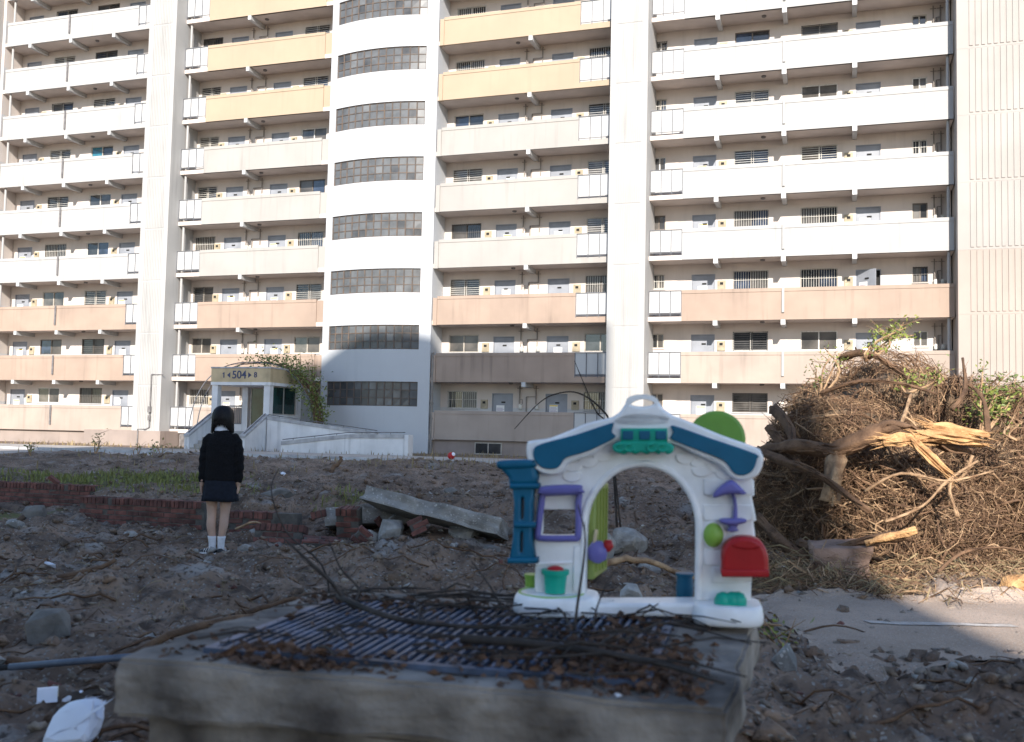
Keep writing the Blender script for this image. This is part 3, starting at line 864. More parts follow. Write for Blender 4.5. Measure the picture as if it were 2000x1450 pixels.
# ------------------------------------------------------------------ brick garden walls
rk = random.Random(21)
brick_me = []
for i in range(4):
    o = part('brick', MB().box(-.095, .095, -.045, .045, -.0275, .0275), [m_brick, m_brick_d][i % 2])
    bm = bmesh.new(); bm.from_mesh(o.data)
    bmesh.ops.bevel(bm, geom=bm.edges[:], offset=.004, segments=1, affect='EDGES')
    for v in bm.verts: v.co += Vector((rk.uniform(-1,1), rk.uniform(-1,1), rk.uniform(-1,1)))*.0025
    bm.to_mesh(o.data); bm.free()
    brick_me.append(o.data); bpy.data.objects.remove(o)
def brick_wall(name, label, p0, p1, courses, z0, gaps=(), lean=0, topskip=None):
    p0, p1 = Vector(p0), Vector(p1)
    d = p1-p0; L_ = d.length; ang = math.atan2(d.y, d.x)
    r_ = empty(name, (p0.x, p0.y, z0), ang)
    r_.rotation_euler = (lean, 0, ang)
    tag(r_, label, 'wall', 'brick garden walls')
    part('mortar_core', MB().box(.01, L_-.01, .012, .17, -.15, .068*courses+.088), m_mortar, r_)
    for c in range(courses):
        x = .1 - (c % 2)*.1
        while x < L_+.05:
            if 0.04 < x < L_-.04 and not any(a < x < b and c >= cc for a, b, cc in gaps):
                part('brick', rk.choice(brick_me), None, r_, (x, .05+rk.uniform(-.006,.006), .034+.068*c), (rk.uniform(-.03,.03), rk.uniform(-.02,.02), rk.uniform(-.03,.03)))
            x += .2
    x = .04                                                   # rowlock course on top
    while x < L_-.02:
        if not any(a < x < b for a, b, cc in gaps) and rk.random() > .03:
            part('brick', rk.choice(brick_me), None, r_, (x, .09+rk.uniform(-.008,.008), .068*courses+.052), (R(90), rk.uniform(-.05,.05), R(90)+rk.uniform(-.04,.04)))
        x += .068
    return r_
brick_wall('brick_wall', 'low red brick wall with upright top course behind the standing person', (-5.95, 13.86), (-4.02, 13.22), 4, .02)
brick_wall('brick_wall', 'low grey-weathered brick wall at the far edge of the mossy puddle', (-9.6, 16.85), (-6.55, 15.85), 4, .04)
brick_wall('brick_wall', 'broken stretch of brick wall right of the standing person', (-3.7, 13.24), (-2.75, 13.06), 3, -.02, gaps=((.62, 1.5, 1),))
brick_wall('brick_wall', 'toppled red brick wall fragment lying nearest the person', (-3.05, 11.95), (-2.45, 11.85), 2, TZ(-2.8, 11.9)+.02, lean=R(-18))
brick_wall('brick_wall', 'short brick stump beside the grey concrete slab', (-2.15, 12.5), (-1.85, 12.45), 4, .04, lean=R(10))
o = part('fallen_brick', brick_me[0].copy(), None, None, (-7.35, 16.15, .47), (R(20), R(38), R(15)))
tag(o, 'loose red brick tipped on top of the far wall', 'brick')
# ------------------------------------------------------------------ broken concrete and stones
def hull_mesh(name, rnd, sx, sy, sz, n=22, boxy=.5, bev=.02):
    bm = bmesh.new()
    for i in range(n):
        v = Vector((rnd.gauss(0,1), rnd.gauss(0,1), rnd.gauss(0,1))).normalized()
        mx = max(abs(v.x), abs(v.y), abs(v.z))
        v = v*(1-boxy) + (v/mx)*boxy
        v *= rnd.uniform(.82, 1.0)
        bm.verts.new((v.x*sx, v.y*sy, v.z*sz))
    r_ = bmesh.ops.convex_hull(bm, input=bm.verts)
    bmesh.ops.delete(bm, geom=[g for g in r_['geom_interior'] if isinstance(g, bmesh.types.BMVert)], context='VERTS')
    if bev:
        bmesh.ops.bevel(bm, geom=bm.edges[:], offset=bev*min(sx,sy,sz)*2, segments=1, affect='EDGES')
    bmesh.ops.recalc_face_normals(bm, faces=bm.faces[:])
    me_ = bpy.data.meshes.new(name); bm.to_mesh(me_); bm.free()
    return me_
rr_ = random.Random(31)
def stone(name, label, cat, x, y, sx, sy, sz, m_, rot=None, sink=.25, boxy=.5, z=None, group=None):
    o = part(name, hull_mesh(name, rr_, sx, sy, sz, boxy=boxy), m_)
    zz = TZ(x, y)+sz*(1-2*sink) if z is None else z
    o.location = (x, y, zz); o.rotation_euler = rot or (rr_.uniform(-.3,.3), rr_.uniform(-.3,.3), rr_.uniform(0,6.3))
    return tag(o, label, cat, group)
def rough_slab(name, label, ctr, dims, rot, m_, seed):
    lx, ly, lz = dims
    bm = bmesh.new()
    bmesh.ops.create_cube(bm, size=1)
    bmesh.ops.scale(bm, vec=dims, verts=bm.verts)
    bmesh.ops.subdivide_edges(bm, edges=bm.edges[:], cuts=9, use_grid_fill=True)
    for v in bm.verts:
        n = np.array([v.co.x*3+seed, v.co.y*3]); 
        k = float(fbm(np.array([v.co.x*4+seed+v.co.z*3]), np.array([v.co.y*4+seed+v.co.z*5]), 3)[0])
        edge = max(abs(v.co.x)/lx, abs(v.co.y)/ly)*2
        v.co += Vector((v.co.x/lx, v.co.y/ly, 0))*k*.16*edge + Vector((0,0,k*.03))
    me_ = bpy.data.meshes.new(name); bm.to_mesh(me_); bm.free()
    o = part(name, me_, m_); o.location = ctr; o.rotation_euler = rot
    return tag(o, label, 'slab')
def brick_cluster(label, x, y, z, rot, rows, cols, upright=False):
    r_ = empty('brick_chunk', (x, y, z)); r_.rotation_euler = rot
    tag(r_, label, 'brick chunk')
    part('mortar', MB().box(-.1*cols+.02, .1*cols-.02, -.035, .035, 0, .068*rows-.01) if not upright else MB().box(-.034*cols+.01, .034*cols-.01, -.08, .08, 0, .085), m_mortar, r_)
    for j in range(rows):
        for i in range(cols):
            if upright: part('brick', rk.choice(brick_me), None, r_, (-.034*(cols-1)+i*.068, 0, .047), (R(90), 0, R(90)))
            else: part('brick', rk.choice(brick_me), None, r_, (-.1*(cols-1)+i*.2+(j % 2)*.05, rk.uniform(-.008,.008), .034+.068*j), (0, rk.uniform(-.02,.02), rk.uniform(-.04,.04)))
    return r_
brick_cluster('broken red brick lump leaning below the pale chunk', -1.78, 11.75, TZ(-1.78,11.75)+.0, (R(15), R(38), R(20)), 3, 1)
brick_cluster('red brick lump with mortar right of the pale chunk', -1.05, 11.95, TZ(-1.05,11.95)+.08, (R(-10), R(-25), R(10)), 3, 1)
brick_cluster('orange-red brick shard at the foot of the tilted slab', -.82, 11.45, TZ(-.82,11.45)-.01, (R(20), R(12), R(40)), 1, 1)
brick_cluster('flat broken piece of brick wall lying at the mound crest', -2.15, 11.4, TZ(-2.15,11.4)+.02, (R(-70), R(4), R(8)), 3, 2)
brick_cluster('dark block of three upright bricks still joined on the low wall', -2.4, 12.75, .26, (R(-5), R(-14), R(5)), 1, 3, True)
brick_cluster('two bricks fallen flat left of the brick stump', -2.55, 12.1, TZ(-2.55,12.1)+.0, (R(8), R(-10), R(-25)), 1, 2)
brick_cluster('single red brick tipped against the grey slab', -1.62, 12.55, .2, (R(30), R(50), R(10)), 1, 1)
rough_slab('concrete_slab', 'long broken concrete slab tilted down to the right over rubble', (-.86, 12.35, .36), (1.75, .8, .19), (R(-15), R(11), R(-16)), m_rubble, 2)
rough_slab('concrete_slab', 'flat dark-edged concrete slab lying left under the tilted slab', (-1.75, 13.15, .25), (1.25, .75, .24), (R(-10), R(-3), R(8)), m_rubble, 9)
stone('concrete_chunk', 'pale jagged concrete chunk wedged under the tilted slab', 'chunk', -1.42, 12.15, .20, .17, .20, m_rubble_l, boxy=.3)
stone('concrete_chunk', 'small pale concrete piece left of the jagged chunk', 'chunk', -1.68, 12.2, .1, .1, .12, m_rubble_l)
stone('concrete_chunk', 'dark concrete block propping the low end of the tilted slab', 'chunk', -.55, 12.2, .22, .2, .18, m_rubble)
stone('concrete_chunk', 'pale concrete block seen through the toy arch top', 'chunk', 1.32, 11.0, .2, .2, .2, m_rubble_l, boxy=.75)
stone('concrete_chunk', 'upright grey concrete piece seen in the toy archway', 'chunk', 1.38, 9.9, .13, .1, .14, m_rubble, (R(10), R(-20), R(30)), boxy=.7)
stone('concrete_chunk', 'big grey concrete block seen behind the toy door', 'chunk', .92, 10.6, .2, .2, .28, m_rubble, (R(5), R(12), R(10)), boxy=.8)
stone('boulder', 'rounded grey stone low in the toy archway', 'stone', 1.0, 8.15, .105, .1, .1, m_rubble_l, boxy=.2)
o = rough_slab('concrete_block', 'square reddish concrete block at the foot of the root pile', (3.2, 9.62, .20), (.52, .45, .40), (R(4), R(-4), R(-10)), mat('reddish_concrete', (.30,.20,.155), .92, .2, 5, bump=.6, bscale=45), 4); o['category'] = 'block'
stone('concrete_chunk', 'grey block sunk in dirt at the left yard', 'chunk', -2.85, 6.3, .14, .12, .14, m_stone, boxy=.85, rot=(.1, -.1, .3))
stone('concrete_chunk', 'flat pale block at the very left edge of the yard', 'chunk', -2.9, 5.55, .16, .1, .05, m_rubble_l, boxy=.9, rot=(0, .05, .1))
stone('boulder', 'round brown stone on the mossy patch', 'stone', -6.55, 13.85, .2, .18, .18, m_stone, boxy=.15)
stone('boulder', 'stone beside the white plastic box in the near corner', 'stone', -1.42, 3.62, .07, .06, .08, m_stone)
stone('boulder', 'bluish flat stone in the lower right foreground', 'stone', 1.62, 3.35, .17, .1, .05, mat('bluish_stone', (.16,.17,.19), .8, .2, 8, bump=.3), boxy=.6)
stone('boulder', 'grey triangular stone right of the plinth corner', 'stone', 1.62, 5.85, .1, .06, .1, m_rubble, (R(0), R(0), R(15)), boxy=.0)
stone('boulder', 'pale stone near the broken wall right of the girl', 'stone', -2.95, 11.3, .1, .08, .08, m_rubble_l)
stone('boulder', 'flat grey stone lying below the entrance on the grass bank', 'stone', -3.4, 14.6, .35, .2, .12, m_stone)
for i, (x, y, s, lab) in enumerate([(-.2, 11.4, .14, 'grey lump under the right end of the tilted slab'), (2.2, 10.0, .1, 'small grey stone in shadow left of the root pile'),
        (1.75, 9.1, .09, 'small pale stone in the right part of the toy archway'), (-.95, 16.4, .16, 'white stone standing above the tilted slab'),
        (-4.6, 12.2, .1, 'pale stone below the red brick wall'), (-6.2, 12.6, .12, 'grey stone in front of the moss patch'),
        (2.75, 9.2, .08, 'pale stone lying left of the square block'), (-3.9, 5.6, .12, 'dark stone at the left edge of the near yard')]):
    stone('boulder', lab, 'stone', x, y, s, s*.8, s*.7, [m_stone, m_rubble_l, m_rubble][i % 3])

# gravel and small rubble nobody could count
tmpl = []
for i in range(6):
    h = hull_mesh('g', rr_, 1, .85, .7, n=9, boxy=.3, bev=0)
    co = np.array([v.co[:] for v in h.vertices]); h.calc_loop_triangles()
    tr_ = np.array([t.vertices[:] for t in h.loop_triangles]); tmpl.append((co, tr_)); bpy.data.meshes.remove(h)
rs = np.random.RandomState(8)
def scatter_gravel(name, n, xr, yr, smin, smax, m_, label, sink=.2, power=3.0):
    x = rs.uniform(*xr, n); y = yr[0]+(yr[1]-yr[0])*rs.rand(n)**1.5
    keep = (np.abs(x) < y*.62+.4)
    keep &= ~((x > 2.1) & (y > 6.6) & (y < 8.6) & (rs.rand(n) > .16))
    clump = fbm(x*1.3, y*1.3, 3)
    keep &= clump > rs.uniform(-.6, .35, n)
    x, y = x[keep], y[keep]; n = len(x)
    s = smin+(smax-smin)*rs.rand(n)**power
    z = terrain(x, y)+s*sink
    V = []; Fc = []; b = 0
    ang = rs.rand(n)*6.28; tilt = rs.uniform(-.3, .3, n); scl = rs.uniform(.75, 1.25, (n, 3))*s[:, None]
    for t in range(6):
        co, tri = tmpl[t]; ii = np.arange(t, n, 6)
        if len(ii) == 0: continue
        p = co[None]*scl[ii][:, None, :]
        c, d = np.cos(ang[ii])[:, None], np.sin(ang[ii])[:, None]
        q = np.stack([p[..., 0]*c-p[..., 1]*d+x[ii][:, None], p[..., 0]*d+p[..., 1]*c+y[ii][:, None], p[..., 2]+p[..., 0]*tilt[ii][:, None]+z[ii][:, None]], -1)
        V.append(q.reshape(-1, 3)); Fc.append((tri[None]+(b+np.arange(len(ii))*len(co))[:, None, None]).reshape(-1, 3)); b += len(ii)*len(co)
    V = np.concatenate(V); Fc = np.concatenate(Fc)
    me_ = bpy.data.meshes.new(name); nf = len(Fc)
    me_.vertices.add(len(V)); me_.vertices.foreach_set('co', V.astype(np.float32).ravel())
    me_.loops.add(nf*3); me_.loops.foreach_set('vertex_index', Fc.astype(np.int32).ravel())
    me_.polygons.add(nf); me_.polygons.foreach_set('loop_start', np.arange(0, nf*3, 3, dtype=np.int32))
    me_.update(calc_edges=True); me_.validate()
    return tag(part(name, me_, m_), label, 'gravel', kind='stuff')
scatter_gravel('gravel', 36000, (-8, 8), (3.4, 18), .006, .05, m_gravel, 'loose grey gravel strewn over the dirt')
scatter_gravel('rubble_bits', 2600, (-7, 7), (3.4, 17), .012, .075, m_rubble_l, 'pale crumbs of broken concrete in the dirt', .1, 4)

scatter_gravel('dirt_clods', 13000, (-9, 8), (3.4, 26), .015, .10, m_dirt, 'crumbly clods of earth over the yard', .15, 2.2)
scatter_gravel('red_brick_bits', 260, (-5, 3), (5, 15), .015, .05, m_brick, 'red crumbs of broken brick in the dirt', .2, 2)
def ground_sticks(name, n, xr, yr, lmin, lmax, rad, m_, label, seed, lift=.0):
    q = random.Random(seed); mb = MB()
    for i in range(n):
        y = q.uniform(*yr); x = q.uniform(*xr)
        if abs(x) > y*.62+.5: continue
        if 2.1 < x and 6.5 < y < 8.6 and q.random() > .06: continue
        L_ = q.uniform(lmin, lmax); a = q.uniform(0, 6.28); pts = []
        k = 4 if L_ < .3 else 7
        bend = q.uniform(-.9, .9)
        px, py = x, y
        for j in range(k):
            pts.append((px, py)); a += bend/k+q.uniform(-.25,.25)
            px += L_/k*math.cos(a); py += L_/k*math.sin(a)
        zz = terrain(np.array([p[0] for p in pts]), np.array([p[1] for p in pts]))
        r0 = q.uniform(rad*.4, rad)
        li = q.uniform(0, lift)
        mb.tube([(p[0], p[1], z+r0*.6+li*math.sin(j/(k-1)*3.14)) for j, (p, z) in enumerate(zip(pts, zz))], [r0*(1-.6*j/k) for j in range(k)], 4, caps=False)
    return tag(part(name, mb, m_, smooth=True), label, 'twigs', kind='stuff')
ground_sticks('twig_litter', 1500, (-6, 7), (3.6, 16), .08, .4, .006, m_root, 'brown twigs littering the dirt', 41, .03)
ground_sticks('root_litter', 260, (-5, 6), (4, 15), .3, 1.0, .014, m_root, 'bent roots lying about the dirt', 42, .08)
ground_sticks('straw_litter', 1500, (-5, 6.5), (6, 15), .08, .3, .003, m_grass_dry, 'dry straw strewn around the rubble', 43, .04)
# near roots and branches one can pick out
def long_root(name, label, pts, r0, m_, cat='root', n=7):
    pl = smoothline(pts, 5, False)
    k = len(pl)
    q = random.Random(len(label))
    return tag(part(name, MB().tube([(p[0]+q.uniform(-1,1)*r0*.5, p[1], p[2]+q.uniform(-1,1)*r0*.4) for p in pl], [r0*(1-.55*i/k) for i in range(k)], n), m_, smooth=True), label, cat)
def G3(x, y, dz=.02): return (x, y, TZ(x, y)+dz)
long_root('root', 'long crooked root across the near dirt left of the plinth', [G3(-2.75,5.6,.03), G3(-2.3,5.75), G3(-1.9,6.0,.06), G3(-1.55,6.6,.05), G3(-1.2,7.2,.12), G3(-.9,7.5,.03)], .03, m_root)
long_root('root', 'forked brown root beyond the plinth on the left', [G3(-2.0,6.7,.03), G3(-1.7,7.0,.1), G3(-1.35,7.1,.12), G3(-1.0,7.2,.03)], .022, m_root)
long_root('root', 'dark root lying in the left middle ground', [G3(-4.2,8.2,.02), G3(-3.7,8.35,.05), G3(-3.3,8.5,.02)], .035, m_root)
long_root('root', 'pale bent root low in the toy archway', [G3(.55,8.7,.05), G3(.85,8.95,.10), G3(1.2,9.2,.12), G3(1.6,9.3,.12), G3(1.9,9.3,.03)], .04, m_root_l)
long_root('root', 'thin root curling up below the square block', [G3(2.15,8.85,.02), G3(2.5,8.9,.06), G3(2.9,9.15,.04), G3(3.2,9.3,.08)], .018, m_root)
long_root('stump', 'dark broken stump sticking up on the dirt bank', [(-3.9,21.6,TZ(-3.9,21.6)-.1), (-3.80,21.7,TZ(-3.8,21.6)+.14), (-3.66,21.8,TZ(-3.8,21.6)+.34)], .065, m_root, 'stump')
long_root('stick', 'bent stick lying by the far kerb', [at(845,924,28), at(885,911,28), at(950,910,28), at(1010,913,28)], .035, m_twig, 'stick')
long_root('stick', 'pale straw stalk beside the broken brick wall', [G3(-3.45,12.7,.12), G3(-3.2,12.6,.2), G3(-2.95,12.5,.12)], .018, m_root_l, 'stick')
# grass
def grass(name, n, fn, xr, yr, hmin, hmax, m_, label, seed):
    q = np.random.RandomState(seed)
    x = q.uniform(*xr, n); y = q.uniform(*yr, n)
    k = fn(x, y) > q.uniform(.12, 1, n)
    x, y = x[k], y[k]; z = terrain(x, y)
    mb = MB(); g = random.Random(seed)
    tuft = fbm(x*2.1, y*2.1, 2)
    for i in range(len(x)):
        h = g.uniform(hmin, hmax)*(1+1.1*float(tuft[i])); a = g.uniform(0, 6.28); w_ = g.uniform(.004, .009)*(1+y[i]/22)
        lx, ly = math.cos(a)*h*g.uniform(.1,.7), math.sin(a)*h*g.uniform(.1,.7)
        sx, sy = -math.sin(a)*w_, math.cos(a)*w_
        mb.add([(x[i]-sx,y[i]-sy,z[i]-.01),(x[i]+sx,y[i]+sy,z[i]-.01),(x[i]+lx*.4+sx*.7,y[i]+ly*.4+sy*.7,z[i]+h*.6),(x[i]+lx*.4-sx*.7,y[i]+ly*.4-sy*.7,z[i]+h*.6),(x[i]+lx,y[i]+ly,z[i]+h)],
               [(0,1,2,3),(3,2,4)])
    return tag(part(name, mb, m_), label, 'grass', kind='stuff')
grass('grass', 34000, grass_amount, (-12, -1), (13.4, 21), .03, .12, m_grass, 'green grass growing on the bank behind the brick walls', 51)
def strip(x, y):
    P = np.stack([x, y-DIST], -1); w_ = -(P[:,0]*math.sin(FACADE)+P[:,1]*math.cos(FACADE))
    return ((w_ > 1.0) & (w_ < 6.5)).astype(float)*(.45+.8*fbm(x*.5, y*.5, 3))
grass('dry_grass', 14000, lambda x, y: strip(x, y), (-26, 16), (36, 54), .06, .22, m_grass_dry, 'dry straw-coloured grass along the foot of the block', 52)
grass('crest_weeds', 5000, lambda x, y: .25+.5*fbm(x*.8, y*.8, 3), (-14, 3), (21, 27), .05, .2, m_grass_dry, 'dry weeds on top of the dirt bank', 53)

# ------------------------------------------------------------------ uprooted stumps
rp = random.Random(77)
pile = empty('root_pile', (4.9, 12.0, 0))
tag(pile, 'large heap of uprooted tree stumps and tangled roots at the right', 'root pile')
PC = Vector((5.0, 12.1, .35)); PR = Vector((2.05, 2.25, 1.78))
def pile_r(d):
    n = .16*math.sin(3.1*d.x+1.7*d.z+.6)*math.cos(2.7*d.y-1.1) + .10*math.sin(7*d.x+3)*math.sin(6*d.z+1) + .06*math.sin(13*d.y+9*d.x)
    return 1+n
def on_pile(d, out=0.0):
    d = d.normalized(); k = pile_r(d)+out
    return Vector((d.x*PR.x*k, d.y*PR.y*k, d.z*PR.z*k)) + PC
bm = bmesh.new(); bmesh.ops.create_icosphere(bm, subdivisions=6, radius=1)
pv = [(v, v.co.normalized()) for v in bm.verts]
pp_ = np.array([on_pile(d, -.04)[:] for v, d in pv])
kk = fbm(pp_[:,0]*2.5+pp_[:,2], pp_[:,1]*2.5+pp_[:,2]*1.7, 4)
for (v, d), p, k in zip(pv, pp_, kk):
    v.co = Vector(p) - Vector(pile.location) + d*float(k)*.22
me_ = bpy.data.meshes.new('soil_mass'); bm.to_mesh(me_); bm.free()
part('soil_mass', me_, m_soil_pale, pile, smooth=True)
def rand_dir(zlo=-.25):
    while True:
        d = Vector((rp.gauss(-.15,1), rp.gauss(-.7,1), rp.gauss(.25,.8))).normalized()
        if d.z > zlo and d.y < .55: return d
def walk(L_, k, out0, out1, wig=.5):
    d = rand_dir(); pts = []
    while abs(d.x+.12) < .30 and .45 < d.z < .85 and rp.random() < .65: d = rand_dir()     # bare soil shows near the top
    t = d.cross(Vector((rp.gauss(0,1), rp.gauss(0,1), rp.gauss(0,.7)))).normalized()
    turn = rp.uniform(-wig, wig)
    for i in range(k):
        o_ = out0+(out1-out0)*math.sin(math.pi*(i+.3)/k)*rp.uniform(.6,1.2)
        p = on_pile(d, o_)
        if p.z < .02: p.z = .02
        pts.append(p - Vector(pile.location))
        d = (d + t*(L_/k/2.0)).normalized()
        t = (t - d*t.dot(d)).normalized()
        t = (t + d.cross(t)*turn*rp.uniform(.3,1.2)*.6).normalized()
    return pts
tang = MB()
for i in range(1500):
    L_ = rp.uniform(.25, 1.1); r0 = .004+.015*rp.random()**2.5
    pts = walk(L_, 8, -.02, rp.uniform(.0, .10), .9)
    tang.tube(pts, [r0*(1-.07*j) for j in range(8)], 5, mi=0 if rp.random() < .78 else 1, caps=False)
o = part('root_tangle', tang, [m_root, m_root_l], pile, smooth=True); o['kind'] = 'stuff'
hair = MB()
for i in range(12000):
    pts = walk(rp.uniform(.12, .5), 4, .0, rp.uniform(.01, .11), 1.6)
    r0 = rp.uniform(.002, .0045)
    hair.tube(pts, [r0, r0, r0*.8, r0*.4], 3, mi=0 if rp.random() < .62 else 1, caps=False)
o = part('root_fibre', hair, [m_root, m_root_l], pile); o['kind'] = 'stuff'
stick = MB()
for i in range(420):                     # ends that poke out of the outline
    d = rand_dir(-.1); p = on_pile(d, -.03); v = (d*1.0+Vector((rp.gauss(0,.6), rp.gauss(0,.6), rp.gauss(.1,.5)))).normalized()
    L_ = rp.uniform(.12, .5); q = p+v*L_*.5+Vector((rp.gauss(0,.04), 0, rp.gauss(0,.05)))
    r0 = rp.uniform(.003, .009)
    stick.tube([x - Vector(pile.location) for x in (p, q, p+v*L_+Vector((0,0,rp.gauss(0,.08))))], [r0, r0*.8, r0*.3], 4, mi=rp.random() < .3, caps=False)
o = part('root_ends', stick, [m_root, m_root_l], pile); o['kind'] = 'stuff'
def big(name, pix, Ys, r0, r1, m_, label=None, knob=.25, n=10):
    pts = [at(a, b, y) for (a, b), y in zip(pix, Ys)]
    pl = smoothline([tuple(p) for p in pts], 5, False); k = len(pl)
    mb = MB(); q = random.Random(len(pix)*7+int(pix[0][0]))
    rings = [r0+(r1-r0)*i/(k-1) for i in range(k)]
    mb.tube([Vector(p)-Vector(pile.location) for p in pl], [r_*(1+q.uniform(-knob,knob)*.8) for r_ in rings], 14)
    ph = q.uniform(0, 9)
    for vi in range(len(mb.v)):
        j = vi % 14; i_ = min(vi//14, k-1); c_v = Vector(pl[i_])-Vector(pile.location); d_v = Vector(mb.v[vi])-c_v
        mb.v[vi] = tuple(c_v + d_v*(1+.22*math.sin(j*2.3+ph+i_*.13)+.16*math.sin(j*5.1+i_*.7)+q.uniform(-.08,.08)))
    for e in range(7 if r0 > .04 else 3):
        i0 = q.randrange(max(1, k-6)); a2 = q.uniform(0, 6.28); off = Vector((0, -1, 0))*rings[i0]*.9+Vector((0,0,1))*rings[i0]*q.uniform(-.8,.8)
        seg = [Vector(pl[i_])-Vector(pile.location)+off*(1+.15*q.random())+Vector((q.gauss(0,.012),q.gauss(0,.012),q.gauss(0,.012))) for i_ in range(i0, min(k, i0+6))]
        if len(seg) > 2: mb.tube(seg, [rings[i0]*q.uniform(.12,.3)]*(len(seg)-1)+[.002], 5, caps=False)
    o_ = part(name, mb, m_, pile, smooth=True)
    if label: o_['label'] = label
    return o_
big('trunk', [(1478,885),(1560,872),(1640,878),(1722,842)], [10.95,10.4,10.15,10.05], .05, .085, m_root, 'thick dark trunk lying across the heap')
big('trunk', [(1700,850),(1760,835),(1850,872),(1900,880)], [10.1,9.95,9.9,9.95], .065, .035, m_root, 'torn orange-brown trunk')
big('root', [(1500,835),(1530,870),(1560,905)], [11.0,10.7,10.4], .05, .03, m_root)
big('root', [(1510,800),(1540,830),(1550,880)], [11.2,10.8,10.4], .06, .03, m_root)
big('root', [(1480,880),(1540,905),(1600,930),(1700,1000)], [10.8,10.3,10.0,9.75], .05, .025, m_root)
big('root', [(1600,770),(1680,745),(1760,750),(1830,770)], [11.3,10.95,10.85,10.85], .022, .012, m_root)
big('root', [(1750,850),(1770,800),(1780,770)], [9.95,10.4,10.7], .02, .015, m_root_l)
big('root', [(1640,700),(1690,690),(1740,715),(1800,760)], [11.5,11.2,11.1,11.0], .035, .02, m_root)
big('root', [(1850,960),(1880,930),(1900,890)], [9.6,9.6,9.6], .018, .012, m_root_l)
big('root', [(1690,960),(1760,925),(1850,940),(1940,920)], [9.75,9.6,9.5,9.55], .013, .008, m_root_l)
big('root', [(1730,1020),(1800,990),(1850,940),(1910,900)], [9.4,9.4,9.5,9.6], .013, .009, m_root_l)
big('root', [(1870,1010),(1855,960),(1860,930)], [9.4,9.5,9.55], .016, .012, m_root_l)
big('root', [(1480,1010),(1530,1060),(1580,1090)], [10.5,10.1,9.9], .05, .035, m_root)
big('root', [(1560,1060),(1620,1078),(1680,1060),(1780,1045)], [10.0,9.7,9.5,9.3], .045, .05, m_root)
big('log', [(1690,1062),(1740,1048),(1790,1036)], [9.35,9.3,9.25], .025, .035, m_wood, 'short orange log end')
big('root', [(1830,1120),(1880,1080),(1960,1070),(2040,1090)], [9.0,9.0,9.0,9.0], .015, .008, m_root)
big('log', [(1955,1160),(1990,1142),(2050,1128)], [8.9,8.85,8.8], .07, .1, m_wood, 'reddish log at the heap edge')
big('root', [(1880,700),(1885,760),(1860,800)], [10.9,10.55,10.35], .014, .022, m_root)
big('root', [(1890,750),(1920,780),(1930,850)], [10.6,10.4,10.2], .018, .025, m_root)
big('stump', [(1620,980),(1628,930),(1636,885)], [10.05,10.05,10.15], .085, .075, m_root_l, 'pale stump section set upright in the heap')
# torn orange wood
def torn(p0, p1, Y0, Y1, r0, seed):
    q = random.Random(seed); a, b = at(*p0, Y0)-Vector(pile.location), at(*p1, Y1)-Vector(pile.location)
    n = 26; ax = (b-a).normalized(); nx = ax.orthogonal().normalized(); ny = ax.cross(nx); mb = MB(); rings_ = []
    rid = [q.uniform(.62, 1.2) for _ in range(n)]; e0 = [q.uniform(-.10, .10) for _ in range(n)]; e1 = [q.uniform(-.12, .14) for _ in range(n)]
    for i in range(9):
        t = i/8; rg = []
        for j in range(n):
            th = 6.2832*j/n; k = rid[j]*(1+.10*math.sin(i*1.3+j))*(.72+.5*math.sin(math.pi*(.12+.8*t)))*r0
            off = e0[j]*(1-t)**3+e1[j]*t**3
            rg.append(a.lerp(b, t)+ax*off+(nx*math.cos(th)+ny*math.sin(th)*.75)*k)
        rings_.append(rg)
    mb.loft(rings_)
    for e in range(26):
        th = q.uniform(0, 6.28); c = (nx*math.cos(th)+ny*math.sin(th)*.75)*r0*q.uniform(.5, .95); t = q.choice([0, 1]); o0 = a.lerp(b, .15+.7*t)+c
        mb.tube([o0, o0+ax*(.25 if t else -.25)*q.uniform(.5, 1.1)+Vector((q.gauss(0,.02), q.gauss(0,.02), q.gauss(0,.03)))], [.012, .001], 4)
    o_ = part('split_wood', mb, m_wood, pile); o_['label'] = 'torn bright orange trunk end with splinters'
torn((1805,838), (1905,855), 9.85, 9.75, .095, 3)
torn((1790,868), (1842,918), 9.75, 9.6, .055, 8)
torn((1735,862), (1790,858), 9.85, 9.8, .06, 5)
# leafy shoots growing out of the heap
def shoot(name, label, base, tips, nleaf, size, seed, yl=.5, cat='shoot'):
    q = random.Random(seed); r_ = empty(name, base); st_ = MB(); fl = MB(); b = Vector(base)
    for tip in tips:
        t = Vector(tip); mid = b.lerp(t, .5)+Vector((q.gauss(0,.08), q.gauss(0,.08), q.gauss(0,.05)))
        pl = [Vector(x) for x in smoothline([tuple(b), tuple(mid), tuple(t)], 4, False)]
        st_.tube([p-b for p in pl], [.014*(1-.8*i/len(pl))+.002 for i in range(len(pl))], 5)
        for s_ in range(3):
            p = pl[q.randint(len(pl)//2, len(pl)-2)]; e = p+Vector((q.gauss(0,.14), q.gauss(0,.14), q.uniform(.0,.2)))
            st_.tube([p-b, e-b], [.005, .002], 4)
            for i in range(nleaf//3):
                c = p.lerp(e, q.random())+Vector((q.gauss(0,.035), q.gauss(0,.035), q.gauss(0,.035)))-b
                leaf(fl, c, (q.gauss(0,1), q.gauss(0,1), q.gauss(.2,.7)), q.uniform(.6,1.2)*size, q, q.random() < yl)
        for i in range(nleaf):
            c = pl[-1].lerp(pl[len(pl)//2], q.random()**1.5)+Vector((q.gauss(0,.05), q.gauss(0,.05), q.gauss(0,.05)))-b
            leaf(fl, c, (q.gauss(0,1), q.gauss(0,1), q.gauss(.2,.7)), q.uniform(.6,1.2)*size, q, q.random() < yl)
    part('stem', st_, m_root_l, r_); part('leaves', fl, [m_leaf, m_leaf_y], r_)
    return tag(r_, label, cat)
